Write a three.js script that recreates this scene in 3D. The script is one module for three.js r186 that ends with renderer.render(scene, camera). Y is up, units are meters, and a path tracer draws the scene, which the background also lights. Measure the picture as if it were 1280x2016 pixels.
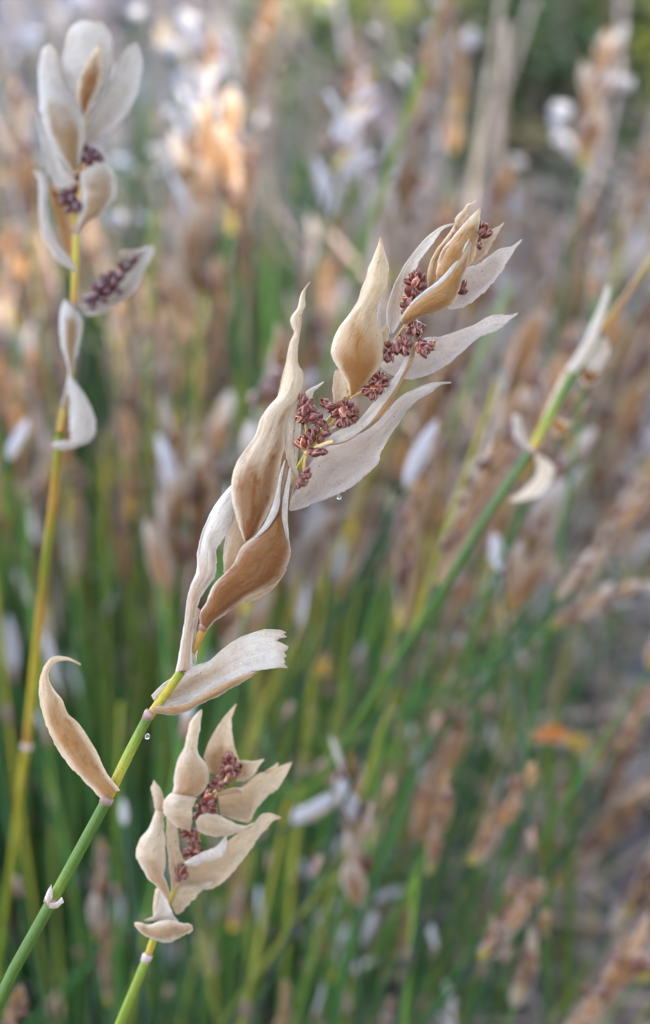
import * as THREE from 'three';
import { mergeGeometries } from 'three/addons/utils/BufferGeometryUtils.js';
import { ImprovedNoise } from 'three/addons/math/ImprovedNoise.js';

// ------------------------------------------------------------------ camera, sky, sun, exposure
const scene = new THREE.Scene();
const FOCUS = 0.25, TAN = 0.28, PITCH = THREE.MathUtils.degToRad(25);
const camera = new THREE.PerspectiveCamera(2 * THREE.MathUtils.radToDeg(Math.atan(TAN)), 650 / 1024, 0.01, 200);
const EYE = new THREE.Vector3(0, 0.5, 0);
const FWD = new THREE.Vector3(0, -Math.sin(PITCH), -Math.cos(PITCH)), UPV = new THREE.Vector3(0, Math.cos(PITCH), -Math.sin(PITCH)), RT = new THREE.Vector3(1, 0, 0);
camera.position.copy(EYE);
camera.lookAt(EYE.clone().add(FWD));
camera.focus = FOCUS;
camera.userData.fStop = 13.5;
const renderer = new THREE.WebGLRenderer();
renderer.toneMapping = THREE.LinearToneMapping;
renderer.toneMappingExposure = 7.6;
renderer.shadowMap.enabled = true;

const SUN = new THREE.Vector3(0.62, 0.7, 0.36).normalize();
{ // a pale blue summer sky, whiter towards the horizon, thin uneven cloud
  const W = 256, H = 128, d = new Float32Array(W * H * 4), nz = new ImprovedNoise();
  for (let j = 0; j < H; j++) for (let i = 0; i < W; i++) {
    const up = ((j + 0.5) / H - 0.5) * Math.PI, a = ((i + 0.5) / W - 0.5) * 2 * Math.PI, y = Math.sin(up), x = Math.cos(a) * Math.cos(up), z = Math.sin(a) * Math.cos(up);
    const h = Math.pow(1 - Math.max(0, y), 2.2);
    let c = 0.5 + 0.5 * nz.noise(x * 2.2 + 7, y * 4 + 2, z * 2.2) + 0.25 * nz.noise(x * 6, y * 9, z * 6 + 4); c = THREE.MathUtils.smoothstep(c, 0.35, 0.9);
    const glow = 0.35 * Math.pow(Math.max(0, x * SUN.x + y * SUN.y + z * SUN.z), 8);
    const base = [0.45 + 0.33 * h, 0.59 + 0.24 * h, 0.92 + 0.01 * h], cl = [1.02, 1.0, 1.0];
    for (let k = 0; k < 3; k++) d[(j * W + i) * 4 + k] = y > 0 ? base[k] * (1 - 0.6 * c) + cl[k] * 0.6 * c + glow * [1, 0.93, 0.8][k] : [0.3, 0.3, 0.3][k];
    d[(j * W + i) * 4 + 3] = 1;
  }
  const t = new THREE.DataTexture(d, W, H, THREE.RGBAFormat, THREE.FloatType);
  t.mapping = THREE.EquirectangularReflectionMapping; t.magFilter = t.minFilter = THREE.LinearFilter; t.needsUpdate = true;
  scene.background = t; scene.environment = t;
}
const sun = new THREE.DirectionalLight(new THREE.Color(1, 0.9, 0.75), 2.8);
sun.position.copy(SUN).multiplyScalar(12); sun.castShadow = true;
Object.assign(sun.shadow.camera, { left: -5, right: 5, top: 5, bottom: -5, near: 1, far: 30 });
sun.shadow.mapSize.set(2048, 2048);
scene.add(sun, sun.target);

// ------------------------------------------------------------------ helpers
let seed = 12345;
const rnd = () => { seed = (seed + 0x6d2b79f5) | 0; let t = Math.imul(seed ^ (seed >>> 15), 1 | seed); t = (t + Math.imul(t ^ (t >>> 7), 61 | t)) ^ t; return ((t ^ (t >>> 14)) >>> 0) / 4294967296; };
const rr = (a, b) => a + (b - a) * rnd();
const { clamp, smoothstep, lerp } = THREE.MathUtils;
const NZ = new ImprovedNoise(), noise = (x, y, z = 0) => NZ.noise(x + 31.7, y + 17.3, z + 5.1);
const V = (x, y, z) => new THREE.Vector3(x, y, z);
const MM = 0.001, PX = 2 * FOCUS * TAN / 2016;   // metres per photograph pixel in the plane of focus
const at = (px, py, D = FOCUS) => EYE.clone().addScaledVector(FWD, D).addScaledVector(RT, ((px - 640) / 1008) * TAN * D).addScaledVector(UPV, ((1008 - py) / 1008) * TAN * D);
const used = {};
const numbered = (n) => { const k = used[n] = (used[n] ?? -1) + 1; return k ? n + '_' + String(k).padStart(3, '0') : n; };
function thing(name, label, category, pos, group) {
  const o = new THREE.Group(); o.name = numbered(name); o.position.copy(pos); scene.add(o);
  o.userData = { label, category }; if (group) o.userData.group = group;
  return o;
}
function part(name, geo, mat, parent, label) {
  const m = new THREE.Mesh(geo, mat); m.name = name; parent.add(m); if (label) m.userData.label = label; return m;
}
// geometry from a grid of points P[i][j], colours C[i][j]; UVs in centimetres
function gridGeo(P, C, thick = 0, close = false) {
  const n = P.length, m = P[0].length, pos = [], col = [], uv = [], idx = [];
  const N = P.map((row, i) => row.map((p, j) => {
    const a = P[Math.min(n - 1, i + 1)][j].clone().sub(P[Math.max(0, i - 1)][j]), jj = close ? (j + 1) % m : Math.min(m - 1, j + 1), jk = close ? (j - 1 + m) % m : Math.max(0, j - 1);
    const b = P[i][jj].clone().sub(P[i][jk]); const c = b.cross(a); return c.lengthSq() > 1e-24 ? c.normalize() : V(0, 0, 1);
  }));
  const side = (s) => {
    const o = pos.length / 3; let run = 0;
    for (let i = 0; i < n; i++) {
      if (i) run += P[i][m >> 1].distanceTo(P[i - 1][m >> 1]);
      let w = 0;
      for (let j = 0; j < m; j++) {
        if (j) w += P[i][j].distanceTo(P[i][j - 1]);
        const q = P[i][j].clone().addScaledVector(N[i][j], s * thick / 2); pos.push(q.x, q.y, q.z); col.push(...C[i][j]); uv.push(w * 100, run * 100);
      }
    }
    for (let i = 0; i < n - 1; i++) for (let j = 0; j < m - 1; j++) { const a = o + i * m + j, b = a + 1, c = a + m, d = c + 1; s >= 0 ? idx.push(a, b, d, a, d, c) : idx.push(a, d, b, a, c, d); }
    return o;
  };
  const f = side(thick ? 1 : 0);
  if (thick) {
    const b = side(-1), rim = [];
    for (let j = 0; j < m; j++) rim.push(j);
    for (let i = 1; i < n; i++) rim.push(i * m + m - 1);
    for (let j = m - 2; j >= 0; j--) rim.push((n - 1) * m + j);
    for (let i = n - 2; i > 0; i--) rim.push(i * m);
    for (let k = 0; k < rim.length; k++) { const p = rim[k], q = rim[(k + 1) % rim.length]; idx.push(f + p, b + p, b + q, f + p, b + q, f + q); }
  }
  const g = new THREE.BufferGeometry();
  g.setAttribute('position', new THREE.Float32BufferAttribute(pos, 3)); g.setAttribute('color', new THREE.Float32BufferAttribute(col, 3)); g.setAttribute('uv', new THREE.Float32BufferAttribute(uv, 2));
  g.setIndex(idx); g.computeVertexNormals(); return g;
}
const cat = (p0, p1, p2, p3, t) => 0.5 * (2 * p1 + (p2 - p0) * t + (2 * p0 - 5 * p1 + 4 * p2 - p3) * t * t + (3 * p1 - p0 - 3 * p2 + p3) * t * t * t);
// samples rows of numbers (stations) at n places, evenly by arc length of their first two / mean
function resample(rows, n) {
  const len = [0], mid = rows.map((r) => r.length >= 4 ? [(r[0] + r[2]) / 2, (r[1] + r[3]) / 2] : [r[0], r[1]]);
  for (let i = 1; i < rows.length; i++) len.push(len[i - 1] + Math.max(1e-6, Math.hypot(mid[i][0] - mid[i - 1][0], mid[i][1] - mid[i - 1][1])));
  const out = [];
  for (let k = 0; k < n; k++) {
    const s = (k / (n - 1)) * len[len.length - 1]; let i = 0; while (i < rows.length - 2 && len[i + 1] < s) i++;
    const t = (s - len[i]) / (len[i + 1] - len[i]), r = (q) => rows[clamp(q, 0, rows.length - 1)];
    out.push(rows[0].map((_, c) => cat(r(i - 1)[c], r(i)[c], r(i + 1)[c], r(i + 2)[c], t)));
  }
  return out;
}
const mix3 = (a, b, t) => [lerp(a[0], b[0], t), lerp(a[1], b[1], t), lerp(a[2], b[2], t)];
const TONE = {   // linear pigment: membrane, body
  brown: [[0.83, 0.72, 0.54], [0.34, 0.145, 0.028]], tan: [[0.82, 0.69, 0.48], [0.49, 0.255, 0.07]], soft: [[0.66, 0.63, 0.59], [0.42, 0.28, 0.14]], husk: [[0.66, 0.54, 0.4], [0.42, 0.21, 0.07]], beige: [[0.74, 0.68, 0.6], [0.52, 0.39, 0.26]], silver: [[0.8, 0.79, 0.8], [0.6, 0.55, 0.52]], pale: [[0.76, 0.67, 0.55], [0.58, 0.4, 0.22]],
  white: [[0.84, 0.8, 0.74], [0.6, 0.43, 0.26]], inner: [[0.8, 0.74, 0.69], [0.6, 0.49, 0.41]], cream: [[0.8, 0.69, 0.52], [0.56, 0.36, 0.18]], grey: [[0.6, 0.56, 0.52], [0.42, 0.35, 0.27]],
};
function tint(tone, k, u1, e, rib, u, v, sd) {
  const [pale, body] = TONE[tone], n1 = noise(u * 5 + sd, v * 1.6, sd * 1.7), n2 = noise(u * 22 + sd, v * 6, sd), n3 = noise(u * 60, v * 24 + sd, 3);
  let a = k * (1 - smoothstep(u + 0.2 * n1, u1 - 0.22, u1 + 0.22)) * (1 - smoothstep(Math.abs(v) + 0.16 * n1, e - 0.3, e + 0.14)) + 0.13 * n1 + 0.1 * n2;
  a += rib * Math.exp(-((v / 0.07) ** 2)) * (1 - u * 0.7);
  a += 0.3 * smoothstep(noise(u * 9 + sd * 3, v * 2.4, 11) + 0.6 * noise(u * 40, v * 9 + sd, 2), 0.1, 0.6) + 0.45 * smoothstep(u, 0.93, 1) + 0.3 * smoothstep(Math.abs(v) + 0.1 * n2, 0.94, 1.02);
  const c = mix3(pale, body, clamp(a, 0, 1.06)), m = 1 + 0.12 * n2 + 0.05 * n3;
  return c.map((x) => clamp(x * m, 0.01, 0.85));
}
// a papery sheet between two edges (stations: left x, y, right x, y, depth in mm towards the camera), domed by «bulge»
function sheet(st, o = {}) {
  const { z = 0, D = FOCUS, bulge = 0.5, tone = 'pale', k = 1, u1 = 0.6, e = 0.75, rib = 0.12, nu = 34, nv = 17, thick = 0.1, ruffle = 2, phi = 1.25, lz = 0, rz = 0, sd = rnd() * 50, ub = [0, 1] } = o;
  const nr = Math.round(nu * 1.5), rows = resample(st.map((s) => [s[0], s[1], s[2], s[3], s[4] ?? 0]), nr), P = [], C = [], sc = D / FOCUS * (bulge > 0 ? 1.35 : 1.15);
  rows.forEach((r, i) => {
    const u = i / (nr - 1), half = Math.hypot(r[2] - r[0], r[3] - r[1]) / 2, pr = [], cr = [], uu = lerp(ub[0], ub[1], u);
    for (let j = 0; j < nv; j++) {
      const v0 = (j / (nv - 1)) * 2 - 1, a = v0 * phi, x = Math.sin(a) / Math.sin(phi), dome = (Math.cos(a) - Math.cos(phi)) / (1 - Math.cos(phi));
      const w = ruffle * Math.abs(x) ** 4 * (noise(u * 9 + sd, x > 0 ? 3 : 9, sd) + 0.6 * noise(u * 26 + sd, x > 0 ? 3 : 9, 1 + sd) + 0.7 * noise(u * 70, x > 0 ? 3 : 9, sd)) * Math.min(1, half / 8);
      const t = (x + 1) / 2, tear = (o.rag ?? 0) * smoothstep(u, 0.93, 1) * (noise(x * 3 + sd, 1, sd) + 0.6 * noise(x * 11, 2, sd)), px = lerp(r[0], r[2], t) + w * Math.sign(x) + tear, py = lerp(r[1], r[3], t) + w + tear * 0.2;
      const lip = 0.22 * half * PX * smoothstep(Math.abs(x), 0.82, 1) * (0.55 + 0.9 * noise(u * 5 + sd, x > 0 ? 1 : 6, 2)) * Math.sign(bulge || 1);
      const wob = lip + 0.075 * half * PX * (noise(u * 6 + sd, v0 * 1.5, 7) + 0.5 * noise(u * 3, v0 * 7 + sd, 2));
      const zz = (z + r[4] + (x < 0 ? -x * lz : x * rz)) * MM + bulge * half * PX * dome * sc + wob * sc;
      pr.push(at(px, py, D - zz)); cr.push(tint(tone, k, u1, e, rib, uu, x, sd));
    }
    P.push(pr); C.push(cr);
  });
  return gridGeo(P, C, thick * MM * D / FOCUS);
}
// a round stem through points with radii and colours
function sweep(pts, rad, cols, n = 24, m = 10, bump = 0) {
  const c = new THREE.CatmullRomCurve3(pts), P = [], C = [], f = c.computeFrenetFrames(n - 1), q = (a, u) => { const s = u * (a.length - 1), i = Math.min(a.length - 2, Math.floor(s)); return a.length === 1 ? a[0] : Array.isArray(a[0]) ? mix3(a[i], a[i + 1], s - i) : lerp(a[i], a[i + 1], s - i); };
  for (let i = 0; i < n; i++) {
    const u = i / (n - 1), p = c.getPointAt(u), r = q(rad, u), k = q(cols, u), pr = [], cr = [];
    for (let j = 0; j <= m; j++) {
      const a = (j / m) * Math.PI * 2, w = r * (1 + bump * noise(u * 14, Math.cos(a) * 1.5, Math.sin(a) * 1.5));
      pr.push(p.clone().addScaledVector(f.normals[i], Math.cos(a) * w).addScaledVector(f.binormals[i], Math.sin(a) * w));
      const d = 1 + 0.14 * noise(u * 30, Math.cos(a) * 2, Math.sin(a) * 2 + pts[0].x * 900); cr.push(k.map((x) => x * d));
    }
    P.push(pr); C.push(cr);
  }
  const g = gridGeo(P, C, 0, false); return g;
}

// ------------------------------------------------------------------ materials
function tex(w, h, fn, srgb) {
  const d = new Uint8Array(w * h * 4);
  for (let j = 0; j < h; j++) for (let i = 0; i < w; i++) { const c = fn(i / w, j / h, i, j); for (let k = 0; k < 3; k++) d[(j * w + i) * 4 + k] = clamp(c[k], 0, 1) * 255; d[(j * w + i) * 4 + 3] = 255; }
  const t = new THREE.DataTexture(d, w, h); t.wrapS = t.wrapT = THREE.RepeatWrapping; t.magFilter = THREE.LinearFilter; t.minFilter = THREE.LinearMipmapLinearFilter; t.generateMipmaps = true; if (srgb) t.colorSpace = THREE.SRGBColorSpace; t.needsUpdate = true; return t;
}
const TAU = Math.PI * 2, per = (u, v, fu, fv, s) => noise(Math.cos(u * TAU) * fu + s, Math.sin(u * TAU) * fu + s * 2, 0) + noise(Math.cos(v * TAU) * fv + s, Math.sin(v * TAU) * fv, Math.cos(u * TAU) * fu);
const specks = []; for (let i = 0; i < 80; i++) specks.push([rnd(), rnd(), rr(0.0015, 0.0048) * (rnd() < 0.12 ? 1.8 : 1), rnd()]);
const speckAt = (u, v) => { let s = 0; for (const [a, b, r, k] of specks) { const dx = Math.min(Math.abs(u - a), 1 - Math.abs(u - a)), dy = Math.min(Math.abs(v - b), 1 - Math.abs(v - b)); if (dx * dx + dy * dy < r * r) s = k < 0.6 ? -1 : 1; } return s; };
const papery = tex(512, 512, (u, v) => {
  const f = per(u, v, 14, 0.8, 3) * 0.4, g = noise(u * 90, v * 90, 4) + 0.8 * noise(u * 210, v * 210, 8), h = smoothstep(noise(u * 150, v * 120, 12), 0.12, 0.5), q = noise(u * 18, v * 14, 6), s = speckAt(u, v), b = 0.92 + 0.03 * f + 0.055 * g + 0.035 * q - 0.1 * h * smoothstep(q, -0.1, 0.4);
  return s < 0 ? [b * 0.5, b * 0.44, b * 0.38] : s > 0 ? [1, 1, 1] : [b, b * (0.99 - 0.05 * h), b * (0.975 - 0.1 * h - 0.04 * q)];
}, true);
const paperyBump = tex(512, 512, (u, v) => { const f = 0.5 + 0.18 * per(u, v, 14, 0.8, 3) + 0.16 * noise(u * 34, v * 22, 4) + 0.1 * noise(u * 130, v * 130, 9); return [f, f, f]; });
const streaks = tex(128, 256, (u, v) => { const k = smoothstep(noise(u * 50, v * 30, 9), 0.3, 0.5), b = 0.88 + 0.13 * per(u, v, 8, 0.6, 5) * 0.7 + 0.09 * noise(u * 60, v * 60, 2) - 0.2 * k; return [b, b * (1 - 0.06 * k), b]; }, true);
for (const t of [papery, paperyBump]) t.repeat.set(0.8, 0.8);
streaks.repeat.set(3, 1);
const mSpathe = new THREE.MeshPhysicalMaterial({ vertexColors: true, map: papery, bumpMap: paperyBump, bumpScale: 0.0002, roughness: 0.98, transmission: 0.55, thickness: 0, side: THREE.DoubleSide, specularIntensity: 0.6, clearcoat: 0.05, clearcoatRoughness: 0.4 });
mSpathe.name = 'papery spathe';
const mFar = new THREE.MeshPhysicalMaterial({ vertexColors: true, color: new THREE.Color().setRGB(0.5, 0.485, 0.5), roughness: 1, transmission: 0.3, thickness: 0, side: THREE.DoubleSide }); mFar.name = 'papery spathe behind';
const mLeafLit = new THREE.MeshPhysicalMaterial({ vertexColors: true, roughness: 1, transmission: 0.45, thickness: 0, side: THREE.DoubleSide }); mLeafLit.name = 'leaf in light';
const mLeaf = new THREE.MeshStandardMaterial({ vertexColors: true, roughness: 0.6, side: THREE.DoubleSide }); mLeaf.name = 'leaf';
const mCulm = new THREE.MeshPhysicalMaterial({ vertexColors: true, map: streaks, bumpMap: streaks, bumpScale: 0.0001, roughness: 0.5, specularIntensity: 0.6, clearcoat: 0.05, clearcoatRoughness: 0.3 }); mCulm.name = 'green culm';
const mCulmFar = new THREE.MeshStandardMaterial({ vertexColors: true, roughness: 0.85 }); mCulmFar.name = 'green culm behind';
const mFloret = new THREE.MeshPhysicalMaterial({ vertexColors: true, roughness: 0.38, specularIntensity: 0.7, clearcoat: 0.3, clearcoatRoughness: 0.15, side: THREE.DoubleSide }); mFloret.name = 'floret';
const mDark = mFloret.clone(); mDark.color.setRGB(0.5, 0.5, 0.9); mDark.name = 'dark floret';
const mStraw = mFloret.clone(); mStraw.color.setRGB(2.2, 2.6, 2.4); mStraw.name = 'straw floret';
const mDry = new THREE.MeshStandardMaterial({ vertexColors: true, roughness: 0.9, side: THREE.DoubleSide }); mDry.name = 'dry stalk';
const mDrop = new THREE.MeshPhysicalMaterial({ color: 0xffffff, roughness: 0.02, transmission: 1, thickness: 0.002, ior: 1.33 }); mDrop.name = 'water';

const GREEN = [0.072, 0.138, 0.01], LIME = [0.19, 0.26, 0.014], YEL = [0.46, 0.36, 0.028], ORG = [0.46, 0.24, 0.035], DKG = [0.05, 0.12, 0.022], NODE = [0.2, 0.11, 0.085];

// ------------------------------------------------------------------ florets: a bud of six pointed tepals, length 1 along +y
function budGeo(open, sd) {
  const gs = [];
  for (let k = 0; k < 6; k++) {
    const a0 = (k % 3) * TAU / 3 + (k < 3 ? 0 : TAU / 6) + 0.2 * Math.sin(sd + k), rad = k < 3 ? 0.33 : 0.25, P = [], C = [], L = k < 3 ? 0.95 + 0.08 * Math.sin(sd * 3 + k) : 0.86;
    for (let i = 0; i <= 7; i++) {
      const t = i / 7, w = Math.pow(Math.sin(Math.PI * Math.min(1, t * 0.93 + 0.07)), 0.75), pr = [], cr = [], r = rad * (0.32 + 0.8 * Math.sin(Math.PI * Math.min(1, t * 0.86 + 0.06))) + open * t * t * 0.3 * (k < 3 ? 1 : 0.5);
      for (let j = -3; j <= 3; j++) {
        const s = j / 3, a = a0 + s * 1.18 * w * (1 - 0.2 * t), ridge = 1 + 0.12 * (1 - Math.abs(s));
        pr.push(V(Math.cos(a) * r * ridge, t * L, Math.sin(a) * r * ridge));
        const edge = smoothstep(Math.abs(s), 0.74, 1) * 0.85, n = 1 + 0.3 * noise(t * 6 + sd, s * 2, k), tip = smoothstep(t, 0.75, 1) * 0.35;
        cr.push(mix3([0.1 * n, 0.016 * n, 0.009 * n], [0.46, 0.22, 0.14], clamp(edge + tip, 0, 1)));
      }
      P.push(pr); C.push(cr);
    }
    gs.push(gridGeo(P, C, 0.03));
  }
  return mergeGeometries(gs);
}
const buds = [budGeo(0.1, 1), budGeo(0.4, 2), budGeo(0.75, 3.3), budGeo(0.2, 5)];
function pxDir(deg, tow = 0) { const a = deg * Math.PI / 180; return RT.clone().multiplyScalar(Math.cos(a)).addScaledVector(UPV, Math.sin(a)).addScaledVector(FWD, -tow).normalize(); }
// cluster of florets: [x, y, length in px, angle in degrees, z mm, towards]
function cluster(list, parent, base, D = FOCUS, z0 = 0.8) {
  const g = new THREE.Group(); g.name = 'floret_cluster'; parent.add(g);
  list.forEach(([x, y, L, ang, z = 0, tow = 0.35], i) => {
    const d = pxDir(ang, tow), len = rr(0.8, 1.2) * L * PX * D / FOCUS, f = part('floret', buds[Math.floor(rnd() * 4)], rnd() < 0.12 ? mStraw : mFloret, g), p = at(x, y, D - (z0 + z) * MM);
    f.quaternion.setFromUnitVectors(V(0, 1, 0), d).multiply(new THREE.Quaternion().setFromAxisAngle(V(0, 1, 0), rnd() * 6));
    const fat = rr(0.72, 1); f.scale.set(len * fat, len * rr(0.9, 1.1), len * fat); f.position.copy(p.sub(base).addScaledVector(d, -len / 2));
  });
  return g;
}
const shift = (g, b) => g.translate(-b.x, -b.y, -b.z);
const culmPts = (a, D) => a.map(([x, y, , z = 0]) => at(x, y, D - z * MM));
// stem pieces between nodes: rows [x, y, width px, z]
function culm(rows, cols, parent, base, D = FOCUS, n = 20) {
  const sc = PX * D / FOCUS / 2; return part('culm', shift(sweep(culmPts(rows, D), rows.map((r) => r[2] * sc), cols, n, 14), base), mCulm, parent);
}
function collar(x, y, w, ang, parent, base, D = FOCUS, z = 0, h = 15, col = NODE) {
  const d = pxDir(ang).multiplyScalar(h * PX * D / FOCUS / 2), p = at(x, y, D - z * MM), r = w * PX * D / FOCUS / 2, pts = [-1, -0.6, 0, 0.55, 1].map((s) => p.clone().addScaledVector(d, s));
  return part('node_collar', shift(sweep(pts, [r * 0.96, r * 1.03, r * 1.08, r * 1.13, r * 0.98], [mix3(col, GREEN, 0.25), col, mix3(col, [0.5, 0.4, 0.36], 0.3), mix3(col, [0.6, 0.5, 0.44], 0.3), col], 12, 16, 0.16), base), mDry, parent);
}
function spathe(parent, base, patches, label, mat = mSpathe) {
  const gs = patches.map(([st, o]) => sheet(st, o)); return part('spathe', shift(gs.length > 1 ? mergeGeometries(gs) : gs[0], base), mat, parent, label);
}
function stalk(list, parent, base, w = 4, col = [0.5, 0.3, 0.1], D = FOCUS) {
  return part('flower_stalk', shift(sweep(culmPts(list, D), [w * PX / 2 * D / FOCUS], [col, mix3(col, [0.6, 0.42, 0.2], 0.5)], 10, 7, 0.2), base), mDry, parent);
}

// ================================================================== THE SETTING
{
  const soil = tex(1024, 1024, (u, v, i, j) => {
    const n = per(u, v, 1.2, 1.2, 1) * 0.25 + 0.3 * noise(u * 24, v * 24, 1) + 0.3 * noise(u * 90, v * 90, 2) + 0.35 * noise(u * 260, v * 260, 3), b = 0.34 + 0.17 * n, w = noise(u * 14, v * 14, 8);
    return [b * (0.97 + 0.05 * w), b * 0.98, b * (1.03 - 0.06 * w)];
  }, true), bump = tex(512, 512, (u, v) => { const n = 0.5 + 0.25 * noise(u * 50, v * 50, 1) + 0.25 * noise(u * 130, v * 130, 4); return [n, n, n]; });
  const g = new THREE.PlaneGeometry(120, 120, 160, 160).rotateX(-Math.PI / 2), p = g.attributes.position, uv = g.attributes.uv;
  for (let i = 0; i < p.count; i++) { const x = p.getX(i), z = p.getZ(i), far = Math.hypot(x, z); p.setY(i, far > 2.5 ? 0.12 * noise(x * 0.4, z * 0.4) * smoothstep(far, 2.5, 7) : 0); uv.setXY(i, x / 0.6, z / 0.6); }
  g.computeVertexNormals();
  const m = new THREE.MeshStandardMaterial({ map: soil, bumpMap: bump, bumpScale: 0.004, roughness: 0.95 }), ground = new THREE.Mesh(g, m); ground.name = 'ground'; ground.userData.kind = 'structure'; scene.add(ground);
}
// dry leaf: a curled pointed blade of length 1
function bladeGeo(w, curl, cup, tone, sd, opt = {}) {
  const P = [], C = [], n = opt.n ?? 8, m = opt.m ?? 5;
  for (let i = 0; i <= n; i++) {
    const t = i / n, pr = [], cr = [], hw = w * Math.pow(Math.sin(Math.PI * Math.pow(t, opt.skew ?? 0.75) * 0.97 + 0.05), 0.85) * (1 + 0.14 * noise(t * 5 + sd, sd)) + 0.006, th = curl * t * t;
    for (let j = 0; j <= m; j++) {
      const s = (j / m) * 2 - 1, a = s * cup;
      pr.push(V(hw * Math.sin(a) / Math.max(0.4, Math.sin(Math.min(1.5, cup))), Math.sin(t * 1.0) / 0.95 - 0.12 * Math.abs(th) * t, th * 0.5 - hw * (1 - Math.cos(a)) * 1.0 + 0.02 * noise(t * 4 + sd, s * 2)));
      cr.push(tint(tone, opt.k ?? 1, opt.u1 ?? 0.55, opt.e ?? 0.7, 0.1, t, s, sd));
    }
    P.push(pr); C.push(cr);
  }
  return gridGeo(P, C, opt.thick ?? 0);
}
{ // leaf litter over the ground: nobody could count it
  const kinds = [bladeGeo(0.16, 0.5, 0.9, 'grey', 1), bladeGeo(0.2, -0.4, 0.6, 'white', 2), bladeGeo(0.13, 0.9, 1.1, 'tan', 3), bladeGeo(0.035, 0.3, 0.5, 'grey', 4)];
  const M = new THREE.Matrix4(), Q = new THREE.Quaternion(), c = new THREE.Color();
  kinds.forEach((g, k) => {
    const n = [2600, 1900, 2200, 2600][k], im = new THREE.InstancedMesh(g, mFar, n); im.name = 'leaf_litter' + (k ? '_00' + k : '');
    for (let i = 0; i < n; i++) {
      const d = 0.35 + 4.6 * Math.pow(rnd(), 0.8), a = rr(-0.62, 0.62), s = (k === 3 ? rr(0.05, 0.16) : rr(0.018, 0.05)) * (1 + 0.2 * d);
      Q.setFromEuler(new THREE.Euler(rr(-1.9, -1.2), rr(0, 6.28), rr(-0.5, 0.5), 'YXZ'));
      M.compose(V(Math.sin(a) * d, rr(0.003, 0.03), -Math.cos(a) * d), Q, V(s, s, s)); im.setMatrixAt(i, M);
      const b = rr(0.3, 1) * (rnd() < 0.5 ? 0.4 : 1); im.setColorAt(i, c.setRGB(b, b * rr(0.9, 1), b * rr(0.85, 1.1)));
    }
    im.userData = { label: ['grey dry leaves littering the ground under the clump', 'whitish fallen bracts scattered over the ground', 'tan curled leaves scattered over the ground', 'thin grey twigs scattered over the ground'][k], category: 'leaf litter', kind: 'stuff' };
    scene.add(im);
  });
}

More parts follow.
